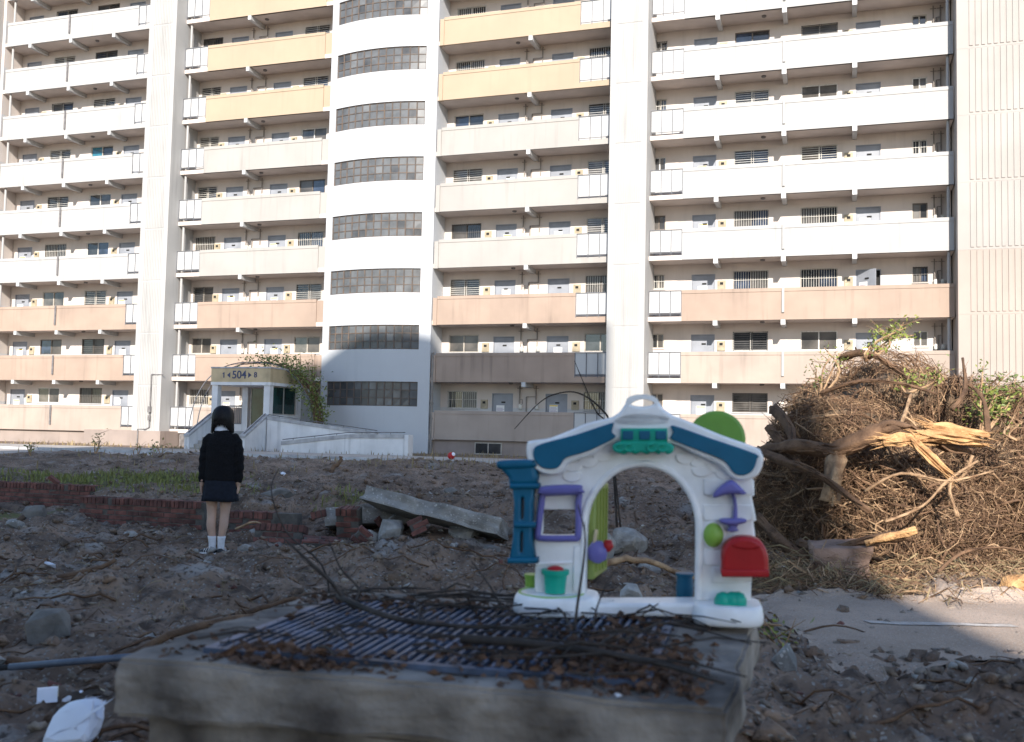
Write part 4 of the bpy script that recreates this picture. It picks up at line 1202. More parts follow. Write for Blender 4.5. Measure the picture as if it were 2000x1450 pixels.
shoot('leafy_branch', 'topmost leaning branch with yellow-green leaves on the root heap', at(1690,705,11.2), [at(1765,630,11.4), at(1785,655,11.4), at(1750,660,11.3), at(1730,650,11.3), at(1715,675,11.3), at(1770,640,11.2)], 26, .055, 1, .8)
shoot('leafy_branch', 'dry twiggy branch with few leaves at the upper left of the heap', at(1600,780,11.3), [at(1610,680,11.4), at(1595,720,11.3), at(1640,690,11.4), at(1620,700,11.3), at(1575,740,11.2)], 12, .045, 2, .7)
shoot('leafy_branch', 'low green sprig on top of the heap', at(1770,770,11.0), [at(1775,735,11.0), at(1800,740,11.0), at(1760,745,11.1), at(1830,735,10.9)], 24, .05, 3, .7)
shoot('sapling', 'leafy sapling rising right of the root heap', at(1915,860,10.6), [at(1920,715,10.7), at(1960,735,10.7), at(1985,740,10.8), at(1945,770,10.6), at(1970,790,10.7), at(1930,750,10.7), at(1990,760,10.7), at(1925,800,10.6)], 34, .06, 4, .35, 'sapling')
shoot('sapling', 'bare reddish sapling at the far right edge of the heap', at(1985,860,9.8), [at(1998,800,9.8), at(2005,820,9.8), at(1975,830,9.8)], 3, .04, 6, .2, 'sapling')
# dry debris apron in front of the heap
deb = MB(); q = random.Random(12)
for i in range(5200):
    x = q.uniform(2.2, 7.0); y = q.gauss(9.5, .55)+.12*(x-4.5)
    if y < 8.62+.15*math.sin(x*3): continue
    z = TZ(x, y) if i % 4 == 0 else None
    z = (z if z is not None else .05+.03*math.sin(x*5)) + abs(q.gauss(0, .10))*max(0, min(1, (y-8.5)))
    a = q.uniform(0, 6.28); L_ = q.uniform(.08, .45); dz = q.uniform(-.05, .1)
    r0 = q.choice([.002, .003, .003, .007])
    b_ = q.uniform(-.4,.4)
    deb.tube([(x,y,z),(x+L_*.5*math.cos(a),y+L_*.5*math.sin(a),z+dz+.02),(x+L_*math.cos(a+b_),y+L_*math.sin(a+b_),max(z+dz*.4,.03))], [r0,r0,r0*.5], 3, mi=q.randrange(3), caps=False)
tag(part('root_debris', deb, [m_root, m_root_l, m_grass_dry]), 'dry fibrous root debris at the foot of the heap', 'debris', kind='stuff')

# ------------------------------------------------------------------ concrete plinth with steel grate
PT = .70
c0 = [Vector((-1.17,3.03,0)), Vector((.575,2.615,0)), Vector((.965,3.90,0)), Vector((-.80,4.32,0))]
def quad_block(cs, z0, z1, inset, cuts, amp, seed):
    ctr = sum(cs, Vector())/4
    cs = [c+(ctr-c).normalized()*inset*1.4 for c in cs]
    bm_ = bmesh.new()
    lo = [bm_.verts.new((c.x,c.y,z0)) for c in cs]; hi = [bm_.verts.new((c.x,c.y,z1)) for c in cs]
    bm_.faces.new(lo[::-1]); bm_.faces.new(hi)
    for i in range(4): bm_.faces.new((lo[i], lo[(i+1)%4], hi[(i+1)%4], hi[i]))
    bmesh.ops.bevel(bm_, geom=bm_.edges[:], offset=.012, segments=2, affect='EDGES')
    bmesh.ops.subdivide_edges(bm_, edges=[e for e in bm_.edges if e.calc_length() > .1], cuts=cuts, use_grid_fill=True)
    bmesh.ops.triangulate(bm_, faces=[f for f in bm_.faces if len(f.verts) > 4])
    bm_.normal_update()
    for v in bm_.verts:
        k = float(fbm(np.array([v.co.x*5+seed+v.co.z*4]), np.array([v.co.y*5+v.co.z*6]), 4)[0])
        v.co += v.normal*k*amp
    me2 = bpy.data.meshes.new('slab'); bm_.to_mesh(me2); bm_.free()
    return me2
plinth = empty('concrete_plinth', (0, 0, 0))
plinth.location = (-.1, 3.5, 0)
tag(plinth, 'low weathered concrete vent shaft carrying a steel grate and the toy house', 'plinth')
def local(me2, o): me2.transform(Matrix.Translation(-Vector(o.location))); return me2
m_plinth = mat('weathered_plinth_concrete', (.34, .295, .255), .93, .25, 3.6, streak=.8, bump=1.0, bscale=14, col2=(.07, .056, .047))
part('cap_slab', local(quad_block(c0, PT-.17, PT, 0, 22, .035, 1), plinth), m_plinth, plinth)
part('shaft', local(quad_block(c0, -.1, PT-.165, .07, 12, .03, 5), plinth), m_plinth, plinth)
ex = (c0[1]-c0[0]).normalized(); ey = (c0[3]-c0[0]).normalized(); ey = (ey - ex*ey.dot(ex)).normalized()
grate = empty('steel_grate', c0[0]+ex*.22+ey*.12+Vector((0,0,PT)), math.atan2(ex.y, ex.x))
tag(grate, 'dark blue steel bar grate set in the plinth top', 'grate')
GW, GD = 1.36, 1.0
part('frame', MB().box(0, GW, 0, .03, .004, .022).box(0, GW, GD-.03, GD, .004, .022).box(0, .03, .03, GD-.03, .004, .022).box(GW-.03, GW, .03, GD-.03, .004, .022), m_steel, grate)
part('shaft_dark_plate', MB().box(.03, GW-.03, .03, GD-.03, .006, .010), m_dark, grate)  # black plate on the solid slab stands in for the dark shaft
bme = MB().box(-.006, .006, .031, GD-.031, .011, .023).mesh('bar'); bme.materials.append(m_steel)
for i in range(38):
    part('bar', bme, None, grate, (.065+i*.0335, 0, 0))
for y in (.33, .66):
    part('cross_bar', MB().box(.031, GW-.031, y, y+.008, .0115, .020), m_steel, grate)
def onp(a, b, z=0): 
    return c0[0]+ex*a+ey*b+Vector((0,0,PT+z))
# dead leaves and twigs on the plinth
q = random.Random(91); lf = MB()
for i in range(2300):
    z_ = q.random()
    if z_ < .52: a, b = q.gauss(1.45, .20), q.gauss(.30, .28)
    elif z_ < .66: a, b = q.gauss(.50, .14), q.gauss(.10, .05)
    elif z_ < .90: a, b = q.uniform(.1, 1.7), q.gauss(1.12, .07)
    else: a, b = q.uniform(.08, 1.7), q.uniform(.03, 1.2)
    if not (.03 < a < 1.74 and .02 < b < 1.24): continue
    p = onp(a, b, .006+abs(q.gauss(0,.006))+(.018 if .22 < a < 1.58 and .12 < b < 1.12 else 0))
    leaf(lf, p, (q.gauss(0,1), q.gauss(0,1), q.gauss(.05,.16)), q.uniform(.02,.05), q, 0, .6)
tag(part('dead_leaves', lf, m_leaf_dead), 'brown dead leaves littering the plinth top', 'leaves', kind='stuff')
tw = MB()
for i in range(110):
    a, b = q.uniform(.15,1.6), q.choice([q.gauss(1.0,.15), q.uniform(.1,1.2), q.gauss(.25,.12)]); an = q.gauss(0,.7); L_ = q.uniform(.08,.45); r0 = q.uniform(.0015,.005)
    p0_ = onp(a, b, .045+q.random()*.02); v = (ex*math.cos(an)+ey*math.sin(an))*L_
    tw.tube([p0_, p0_+v*.5+Vector((0,0,q.uniform(0,.03))), p0_+v], [r0, r0, r0*.5], 5)
tag(part('twigs', tw, m_twig), 'dark twigs scattered over the grate', 'twigs', kind='stuff')
def branch(name, label, pts, r0, m_=None, subs=0, seed=1, cat='branch'):
    pl = [Vector(p) for p in smoothline([tuple(p) for p in pts], 5, False)]; k = len(pl); q2 = random.Random(seed)
    mb = MB().tube(pl, [r0*(1-.75*i/k) for i in range(k)], 6)
    for s_ in range(subs):
        i = q2.randint(k//4, k-3); L_ = q2.uniform(.25,.6)*(pl[-1]-pl[0]).length*.5
        d = (pl[i+1]-pl[i]).normalized(); d = (d+Vector((q2.gauss(0,.6), q2.gauss(0,.4), q2.gauss(.1,.5)))).normalized()
        mb.tube([pl[i], pl[i]+d*L_*.5+Vector((0,0,.1*L_*q2.uniform(-1,1))), pl[i]+d*L_], [r0*.45, r0*.35, r0*.15], 5)
    return tag(part(name, mb, m_ or m_twig, smooth=True), label, cat)
branch('dead_branch', 'dark dead branch rising left from the back of the grate', [at(780,1232,3.75), at(690,1185,3.8), at(640,1130,3.82), at(590,1085,3.85), at(553,1050,3.85)], .011, subs=2, seed=4)
branch('dead_branch', 'thin forked dead twig rising behind the grate', [at(690,1180,3.85), at(700,1150,3.9), at(665,1110,3.9), at(645,1060,3.92)], .007, subs=1, seed=6)
branch('dead_branch', 'thin dark stem standing in front of the toy house', [at(1122,1232,3.35), at(1128,1180,3.38), at(1140,1095,3.4), at(1142,1040,3.42), at(1128,985,3.45)], .0065, subs=1, seed=9)
branch('dead_branch', 'thin twig leaning over the toy house base', [at(1158,1228,3.35), at(1165,1190,3.4), at(1185,1140,3.42), at(1205,1110,3.45)], .004, seed=3)
branch('dead_branch', 'dark twig with dead leaves left of the toy house', [at(985,1200,3.8), at(960,1150,3.85), at(920,1095,3.9)], .006, subs=2, seed=11)
branch('dead_branch', 'long pale-edged branch lying across the grate', [at(660,1165,3.85), at(760,1205,3.46), at(880,1222,3.34), at(1000,1225,3.32), at(1080,1210,3.45)], .012, seed=13)
branch('dead_branch', 'long dark branch lying along the right rear of the grate', [at(900,1248,3.11), at(1080,1262,3.04), at(1260,1290,2.87), at(1415,1335,2.63)], .016, seed=14)
branch('dead_branch', 'faint thin stem rising far above the dirt mound', [(-.93,5.2,TZ(-.93,5.2)-.02), at(640,1130,5.2), at(560,1040,5.3), at(530,960,5.3), at(545,915,5.35)], .007, seed=15)
branch('dead_branch', 'arching bare branch against the building left of the toy roof', [at(1205,1030,10.6), at(1192,842,10.8), at(1175,800,10.8), at(1130,768,10.8), at(1085,770,10.9), at(1050,790,10.9), at(1005,838,11)], .014, subs=0, seed=16)
branch('dead_branch', 'upright bare branch rising behind the toy roof', [at(1212,1030,10.6), at(1190,845,10.7), at(1165,805,10.7), at(1145,760,10.7), at(1122,705,10.7)], .012, subs=3, seed=17)

# ------------------------------------------------------------------ toy playhouse
toy = empty('toy_playhouse', (.485, 3.78, PT+.022), R(-10))
tag(toy, 'white plastic toy playhouse front with blue roof standing on the plinth', 'toy house')
TS = .925/1390
def Z(x, y):
    sl = .021+.037*(y-260)/1085
    return ((x-845)*TS, ((1345-y)*TS+(x-845)*TS*sl)*.975)
def ZL(pts): return [Z(*p) for p in pts]
def plast(name, c, rough=.38): return mat(name, c, rough, .06, 9, spec=.4, bump=.05, bscale=60)
p_white = plast('white_plastic', (.92, .92, .93)); p_blue = plast('blue_plastic', (.002, .115, .215), .5); p_teal = plast('teal_plastic', (.008, .38, .27))
p_purple = plast('purple_plastic', (.16, .15, .43)); p_red = plast('red_plastic', (.42, .012, .016)); p_lime = plast('lime_plastic', (.27, .48, .075)); p_lime_d = plast('leaf_green_plastic', (.155, .33, .055))
p_door = plast('olive_plastic', (.27, .34, .085)); p_beige = plast('beige_plastic', (.6,.5,.33))
def tp(name, splines, depth, y, m_, parent=toy, bev=.005, res=2):
    o_ = part(name, plate_mesh(name, [ZL(s) for s in splines], depth, bev, res), m_, parent, (0, y, 0))
    o_.data.polygons.foreach_set('use_smooth', [True]*len(o_.data.polygons))
    md = o_.modifiers.new('wn', 'WEIGHTED_NORMAL'); md.keep_sharp = False
    return o_
arch = smoothline([(1168,1262),(1168,1100),(1168,900),(1162,780),(1130,670),(1060,570),(970,508),(865,487),(760,508),(670,570),(605,655),(568,750),(556,870),(554,1100),(554,1262)], 4, False)
body_out = [(262,1262),(262,1040),(252,900),(268,640),(268,540),(285,440),(420,350),(700,235),(1040,235),(1420,420),(1470,545),(1488,570),(1490,655),(1476,662),(1490,730),(1502,802),(1486,806),(1496,890),(1490,1000),(1478,1100),(1476,1262)]
winr = smoothline([(300,655),(490,655),(498,680),(498,860),(488,885),(302,885),(293,860),(293,680)], 3)
tp('front_panel', [body_out + arch, winr], .085, .045, p_white, bev=.010, res=3)
outer = smoothline([(1208,1262),(1208,1100),(1208,900),(1200,770),(1162,648),(1085,538),(985,472),(865,448),(745,472),(645,538),(572,635),(530,745),(520,870),(518,1100),(518,1262)], 4, False)
tp('arch_trim', [outer + arch[::-1]], .10, .04, p_white, bev=.012, res=3)
# shingle and siding relief
for i, (y, x0) in enumerate(((655,1205), (803,1205), (1060,1210), (1160,1255))):
    tp('siding_board', [[(x0+8, y-3), (1478, y-3), (1478, y-95), (x0+8, y-95)]], .012, -.0, p_white, bev=.004)
tp('siding_board', [[(270,1040),(480,1030),(480,1045),(270,1055)]], .008, 0, p_white, bev=.003)
tp('side_door_relief', [[(485,945),(545,945),(545,1200),(485,1200)]], .012, 0, p_white, bev=.004)
for cx, cy in ((380,520),(470,500),(560,475),(640,440),(470,560),(1110,455),(1190,480),(1270,505),(1330,545),(1200,530)):
    tp('shingle', [smoothline([(cx-48,cy-40),(cx+48,cy-40),(cx+46,cy),(cx,cy+16),(cx-46,cy)], 3)], .012, .0, p_white, bev=.004)
# roof
roof_o = smoothline([(212,350),(245,333),(345,318),(470,270),(560,232),(690,200),(770,170),(865,160),(960,168),(1040,190),(1130,225),(1300,300),(1490,372),(1522,405),(1532,455),(1505,530),(1440,564),(1370,552),(1322,498),(1270,462),(1150,405),(1040,352),(865,330),(700,342),(590,412),(460,462),(430,500),(390,527),(320,527),(258,490),(215,430)], 4)
tp('roof', [roof_o], .07, -.015, p_white, bev=.012, res=3)
tp('roof_panel', [smoothline([(255,388),(300,352),(500,298),(690,234),(708,240),(700,285),(716,318),(570,392),(445,430),(412,470),(380,494),(312,490),(265,448)], 3)], .02, -.052, p_blue, bev=.004)
tp('roof_panel', [smoothline([(1038,246),(1240,318),(1485,408),(1496,440),(1472,508),(1422,534),(1374,520),(1332,462),(1280,430),(1150,378),(1032,326),(1042,285)], 3)], .02, -.052, p_blue, bev=.004)
hole = [(865+70*math.cos(t*.3142), 112+24*math.sin(t*.3142)) for t in range(20)]
tp('handle', [smoothline([(692,210),(742,165),(788,100),(865,70),(940,92),(985,148),(1035,188),(1032,225),(990,262),(740,262)], 4), hole], .06, -.02, p_white, bev=.014, res=3)
tp('name_plate', [[(750,262),(1010,262),(1010,342),(750,342)]], .022, -.062, p_teal, bev=.005)
for x in (762, 855, 945):
    tp('plate_square', [[(x,278),(x+58,278),(x+58,328),(x,328)]], .014, -.074, p_blue, bev=.003)
scroll = smoothline([(705,362),(735,342),(800,335),(960,335),(1015,345),(1045,365),(1042,398),(1010,412),(985,395),(960,412),(930,395),(900,412),(865,402),(830,412),(800,398),(775,412),(735,405),(712,392)], 4)
tp('scroll_ornament', [scroll], .035, -.06, p_teal, bev=.009, res=3)
for x in (745, 800, 925, 985):
    o_ = part('scroll_curl', MB().tube([(Z(x+26*math.cos(t*.5), 375+20*math.sin(t*.5))[0], -.08, Z(x+26*math.cos(t*.5), 375+20*math.sin(t*.5))[1]) for t in range(11)], .0055, 6), p_teal, toy, smooth=True)
# window with purple frame and white blind
wl = [(302,640),(400,634),(505,636),(508,700),(512,800),(508,890),(480,898),(390,899),(296,896),(278,880),(286,790),(296,700)]
wl2 = [Z(*p) for p in smoothline(wl+[wl[0]], 3, False)]
part('window_frame', MB().tube([(p[0], -.008, p[1]) for p in wl2], .0125, 10), p_purple, toy, smooth=True)
tp('window_hood', [smoothline([(292,600),(400,588),(520,590),(532,612),(528,640),(298,642),(286,625)], 3)], .05, -.025, p_purple, bev=.012, res=3)
tp('window_blind', [[(302,645),(492,645),(492,735),(302,735)]], .02, .03, p_white, bev=.004)
# blue downpipe with slots
def slot(x0, x1, y0, y1): return smoothline([(x0,y0+14),((x0+x1)/2,y0),(x1,y0+14),(x1,y1-14),((x0+x1)/2,y1),(x0,y1-14)], 3)
tp('downpipe_body', [[(130,595),(262,595),(248,700),(250,900),(272,1010),(122,1010),(138,900),(142,700)], slot(184,198,660,785), slot(183,197,855,975)], .085, .0, p_blue, bev=.010, res=3)
tp('downpipe_funnel', [smoothline([(42,470),(60,450),(240,444),(262,455),(268,580),(125,590),(105,545),(62,500)], 3)], .10, .0, p_blue, bev=.02, res=3)
tp('downpipe_lip', [smoothline([(38,472),(60,448),(240,442),(264,452),(262,488),(80,498),(50,490)], 3)], .118, .0, p_blue, bev=.014, res=3)
for y0, x0, x1 in ((578,118,288), (800,150,272), (1002,114,288)):
    tp('downpipe_ring', [[(x0,y0),(x1,y0),(x1,y0+32),(x0,y0+32)]], .112, .0, p_blue, bev=.010, res=3)
# lamp, button, mailbox
lamp = tp('lamp_shade', [smoothline([(1350,562),(1385,575),(1430,622),(1440,640),(1400,642),(1350,640),(1300,655),(1268,662),(1262,645),(1290,605)], 3)], .06, -.04, p_purple, bev=.015, res=3)
tp('lamp_stem', [smoothline([(1362,640),(1380,640),(1394,700),(1396,795),(1372,795),(1376,710)], 2)], .022, -.02, p_purple, bev=.006)
tp('lamp_dish', [smoothline([(1300,788),(1330,782),(1410,782),(1442,788),(1438,806),(1390,818),(1345,818),(1305,806)], 3)], .05, -.03, p_purple, bev=.009)
tp('lamp_knob', [smoothline([(1345,815),(1398,815),(1392,838),(1402,852),(1370,862),(1338,852),(1350,838)], 3)], .035, -.022, p_purple, bev=.009)
cx, cz = Z(1267, 882)
rings = []
for i in range(8):
    t = i/7*1.5; rings.append([(cx+.037*math.cos(t)*math.cos(a*.2618), -.005-.028*math.sin(t), cz+.046*math.cos(t)*math.sin(a*.2618)) for a in range(24)])
part('round_button', MB().loft(rings[::1]), p_lime, toy, smooth=True)
part('button_ring', MB().loft([[(cx+r_*math.cos(a*.2618), yy, cz+r_*1.22*math.sin(a*.2618)) for a in range(24)] for r_, yy in ((.043,.01),(.043,-.008),(.038,-.010),(.036,-.006))], caps=False), p_white, toy, smooth=True)
mbx = tp('mailbox', [smoothline([(1312,1095),(1310,1040),(1308,980),(1325,925),(1370,888),(1432,878),(1495,890),(1535,930),(1555,990),(1558,1050),(1555,1098),(1490,1100),(1400,1098)], 3)], .10, -.045, p_red, bev=.016, res=3)
tp('mailbox_lip', [[(1308,1062),(1558,1062),(1560,1104),(1310,1102)]], .118, -.048, p_red, bev=.007)
tp('mailbox_slot', [smoothline([(1360,928),(1400,900),(1440,895),(1480,905),(1515,935),(1440,948)], 3)], .012, -.096, p_red, bev=.005)
# flower pot, base
def ring(cx_, cy_, z, a, b, n=24): return [(cx_+a*math.cos(6.2832*i/n), cy_+b*math.sin(6.2832*i/n), z) for i in range(n)]
x_, z0_ = Z(388, 1205); z1_ = Z(388, 1072)[1]
part('flower_pot', MB().loft([ring(x_,-.03,z0_,.038,.034), ring(x_,-.03,z0_+.06,.043,.038), ring(x_,-.03,z1_-.018,.046,.04), ring(x_,-.03,z1_-.017,.052,.046), ring(x_,-.03,z1_,.053,.047), ring(x_,-.03,z1_,.044,.04)]), p_teal, toy, smooth=False)
part('pot_flower', MB().loft([ring(x_,-.03,z1_-.005,.036,.033), ring(x_,-.03,z1_+.008,.028,.026), ring(x_,-.03,z1_+.014,.012,.012)]), p_red, toy, smooth=True)
def base_lobe(name, x0, x1, zt_, y0, y1, m_, pw=3.2):
    a = (Z(x0,1340)[0], Z(x1,1340)[0]); cx_, w_ = (a[0]+a[1])/2, (a[1]-a[0])/2; cy_, d_ = (y0+y1)/2, (y1-y0)/2
    def rg(k, z): return [(cx_+w_*k*math.copysign(abs(math.cos(t))**(2/pw), math.cos(t)), cy_+d_*k*math.copysign(abs(math.sin(t))**(2/pw), math.sin(t)), z) for t in [6.2832*i/40 for i in range(40)]]
    return part(name, MB().loft([rg(.95, 0), rg(.985, .006), rg(1.0, zt_*.35), rg(.985, zt_*.5), rg(.96, zt_*.8), rg(.92, zt_*.97), rg(.85, zt_)]), m_, toy, smooth=True)
base_lobe('base_foot', 148, 640, .072, -.15, .17, p_white)
base_lobe('base_foot', 1150, 1542, .070, -.14, .17, p_white)
tp('base_sill', [[(560,1262),(1250,1262),(1250,1340),(560,1340)]], .16, .03, p_white, bev=.015, res=3)
pa, pb = Z(178,1340)[0], Z(545,1340)[0]
part('planter_rim', MB().tube([((pa+pb)/2+(pb-pa)/2*math.cos(6.2832*i/40), .0+.13*math.sin(6.2832*i/40), .070) for i in range(41)], .006, 6), p_lime, toy, smooth=True)
for cx_, w_ in ((1320, 46), (1372, 60), (1400, 45)):
    xx, zz = Z(cx_, 1255)
    part('bush', MB().loft([ring(xx,-.06,zz-.02,w_*TS*1.0,.03), ring(xx,-.06,zz+.012,w_*TS*1.05,.032), ring(xx,-.06,zz+.030,w_*TS*.75,.024), ring(xx,-.06,zz+.038,w_*TS*.25,.01)]), p_teal, toy, smooth=True)
# pieces behind the panel
xx, zz = Z(1285, 325)
part('sun_disc', MB().loft([[(xx+r_*math.cos(6.2832*i/48), yy, zz+r_*math.sin(6.2832*i/48)) for i in range(48)] for r_, yy in ((.096,.085),(.108,.09),(.108,.115),(.10,.12))]), p_lime_d, toy)
door_ = tp('side_door', [[(0+845,610),(330+845,620),(330+845,1170),(0+845,1170)]], .03, 0, p_door, bev=.008)
door_.location = (Z(570,1000)[0], .10, 0); door_.rotation_euler = (0, 0, R(81))
for k in range(4):
    part('door_rib', MB().box(.02+.05*k, .028+.05*k, -.022, -.014, .14, .46), p_door, door_)
kx, kz = Z(610, 990)
part('hanging_toy', MB().loft([ring(kx,.09,kz-.045,.01,.01), ring(kx,.09,kz-.03,.035,.03), ring(kx,.09,kz+.01,.04,.03), ring(kx,.09,kz+.04,.018,.018)]), p_purple, toy, smooth=True)
part('toy_knob', MB().loft([ring(kx+.04,.09,kz+.0,.008,.008), ring(kx+.04,.09,kz+.02,.022,.02), ring(kx+.04,.09,kz+.045,.014,.012)]), p_red, toy, smooth=True)
part('toy_stick', MB().tube([(kx-.012,.08,kz+.03),(kx-.005,.08,kz+.085)], .007, 8), p_beige, toy)
xx, zz = Z(1112, 1255); z2 = Z(1112, 1135)[1]
part('rear_barrel', MB().loft([ring(xx,.17,zz-.05,.030,.03), ring(xx,.17,zz+.02,.034,.034), ring(xx,.17,z2-.012,.03,.03), ring(xx,.17,z2-.010,.036,.036), ring(xx,.17,z2,.036,.036)]), p_blue, toy)
xx, zz = Z(222, 1205); z2 = Z(222, 1132)[1]
part('rear_tub', MB().loft([ring(xx,.14,zz-.06,.028,.03), ring(xx,.14,z2-.012,.032,.034), ring(xx,.14,z2-.011,.035,.037), ring(xx,.14,z2,.035,.037)]), p_lime, toy)

# ------------------------------------------------------------------ standing person
girl = empty('person', (-3.21, 11.1, TZ(-3.21, 11.1)+.012), R(-1.2))
girl.rotation_euler = (0, R(1.2)*0, 0)
tag(girl, 'person seen from behind in black sweater, navy skirt and white socks', 'person')
m_skin = mat('skin', (.50, .33, .255), .55, .05, 8, sss=.1)
m_hair = mat('black_hair', (.009, .007, .008), .55, .2, 60, spec=.25)
m_knit = mat('black_knit', (.009, .009, .011), .95, .2, 60, bump=.5, bscale=160, spec=.2)
m_skirt = mat('navy_skirt', (.010, .013, .022), .85, .15, 30, bump=.2, bscale=200, spec=.25)
m_sock = mat('white_sock', (.72, .72, .76), .9, .04, 30, bump=.3, bscale=200)
m_shoe = mat('black_shoe', (.018, .018, .022), .5, .1, 20)
m_shoe_w = mat('white_shoe_stripe', (.72, .72, .74), .6, .03, 20)
m_collar = mat('white_shirt', (.72, .74, .82), .8, .03, 30)
def skinned(name, verts, edges, radii, m_, parent, root=0, sub=2):
    me2 = bpy.data.meshes.new(name); me2.from_pydata(verts, edges, [])
    o_ = part(name, me2, m_, parent)
    md = o_.modifiers.new('skin', 'SKIN'); md.use_smooth_shade = True
    if not me2.skin_vertices:
        o_.data.skin_vertices if False else None
    bpy.context.view_layer.objects.active = o_
    sv = me2.skin_vertices[0].data if me2.skin_vertices else None
    for i, r_ in enumerate(radii):
        sv[i].radius = r_ if isinstance(r_, tuple) else (r_, r_)
        sv[i].use_root = (i == root)
    s2 = o_.modifiers.new('sub', 'SUBSURF'); s2.levels = sub; s2.render_levels = sub
    return bake(o_)
V_, E_, R_ = [], [], []
def chain(pts, start=None):
    prev = start
    for p, r_ in pts:
        V_.append(p); R_.append(r_); i = len(V_)-1
        if prev is not None: E_.append((prev, i))
        prev = i
    return prev
pel = chain([((0,0,.86),(.12,.095))])
spn = chain([((0,.0,1.0),(.11,.085)), ((0,-.01,1.15),(.12,.09)), ((0,-.01,1.27),(.11,.075))], pel)
nek = chain([((0,-.005,1.36),.05), ((0,.015,1.42),.048), ((0,.03,1.49),(.07,.085)), ((0,.035,1.55),(.075,.092)), ((0,.03,1.60),(.05,.06))], spn)
chain([((0,.125,1.505),.018), ((0,.145,1.495),.012)], nek-2)         # nose
for s in (-1, 1): chain([((s*.08,.03,1.505),(.008,.02))], nek-2)      # ears
for s, hx, kx_, ax in ((-1, -.085, -.078, -.058), (1, .07, .062, .038)):
    kn = chain([((hx,.0,.78),.088), ((hx,.0,.62),.075), ((kx_+s*.004,.0,.47),.056), ((kx_,-.005,.40),.052), ((kx_+s*.002,-.022,.31),.055), ((ax,-.012,.17),.036), ((ax,-.008,.09),.031)], pel)
    tx = -.10 if s < 0 else .02
    chain([((ax+tx*.3,.02,.045),.032), ((ax+tx*.8,.09 if s > 0 else .04,.03),(.03,.024))], kn)
for s, xs_ in ((-1, (-.13,-.165,-.180,-.192,-.206)), (1, (.14,.178,.190,.202,.198))):
    wr = chain([((xs_[0],-.01,1.255),.035), ((xs_[1],-.005,1.10),.032), ((xs_[2],-.005,.98),.030), ((xs_[3],-.02,.84),.027), ((xs_[3]-.0,-.025,.79),.023)], spn)
    hx = xs_[4] if s < 0 else xs_[3]
    pm = chain([((hx+.0*s,.005,.745),(.016,.032)), ((hx,.008,.705),(.014,.036))], wr)
    for f_, (dy, ln) in enumerate(((-.028,.062), (-.009,.075), (.010,.072), (.028,.058))):
        chain([((hx-s*.002,.008+dy,.69),.0085), ((hx-s*.010,.008+dy,.69-ln*.45),.008), ((hx-s*.022,.010+dy,.69-ln*.9),.007)], pm)
    chain([((hx-s*.004,.045,.735),.0095), ((hx-s*.012,.055,.70),.009), ((hx-s*.016,.055,.672),.008)], pm-1)
skinned('body', V_, E_, R_, m_skin, girl)
for s in (-1, 1):
    part('eye', MB().loft([ring(s*.033,.112,1.522+dz,r_,r_*.6,10) for dz, r_ in ((-.008,.003),(-.004,.010),(0,.012),(.004,.010),(.008,.003))]), m_hair, girl, smooth=True)
part('mouth', MB().loft([ring(0,.118,1.455+dz,r_,.01,12) for dz, r_ in ((-.006,.008),(0,.022),(.006,.008))]), mat('lips', (.40,.16,.14), .5), girl, smooth=True)
# sweater: torso and sleeves fused
sw = MB()
sw.loft([ell(.005,-.005,z,a,b,20,p=2.3) for z, a, b in ((.795,.160,.125),(.81,.175,.135),(.88,.172,.135),(.98,.166,.13),(1.10,.168,.132),(1.20,.165,.128),(1.265,.150,.112),(1.31,.115,.095),(1.345,.082,.08),(1.372,.066,.068))])
for s, sh in ((-1, (-.10,-.145,-.178,-.188,-.194,-.196)), (1, (.11,.160,.192,.202,.204,.204))):
    zz = (1.285, 1.235, 1.10, .98, .84, .775)
    rr2 = (.062, .066, .060, .056, .048, .041)
    pl = smoothline([(x,-.005,z) for x, z in zip(sh, zz)], 3, False)
    rad = np.interp(np.linspace(0, 5, len(pl)), range(6), rr2)
    sw.tube(pl, list(rad), 14)
o_ = part('sweater', sw, m_knit, girl)
md = o_.modifiers.new('r', 'REMESH'); md.mode = 'VOXEL'; md.voxel_size = .011; md.use_smooth_shade = True
md = o_.modifiers.new('s', 'SMOOTH'); md.iterations = 5; md.factor = .6
bake(o_)
for v in o_.data.vertices:
    x, y, z = v.co
    k = math.sin(z*62+math.sin(x*14)*2.2)*.0042*(1 if abs(x) > .15 else .45)
    v.co += v.normal*k
# skirt with pleats
rings = []
for z, a, b in ((.86,.155,.12),(.80,.175,.135),(.70,.188,.15),(.62,.197,.16),(.575,.202,.166),(.577,.192,.156),(.70,.178,.14)):
    f_ = max(0, (.86-z)/.285)
    rings.append([((a+.006*f_*math.sin(i*.8*2.2))*math.cos(6.2832*i/64)+.006, (b+.006*f_*math.sin(i*.8*2.2))*math.sin(6.2832*i/64), z+.004*math.sin(i*.31)*f_) for i in range(64)])
part('skirt', MB().loft(rings, caps=False), m_skirt, girl, smooth=True)
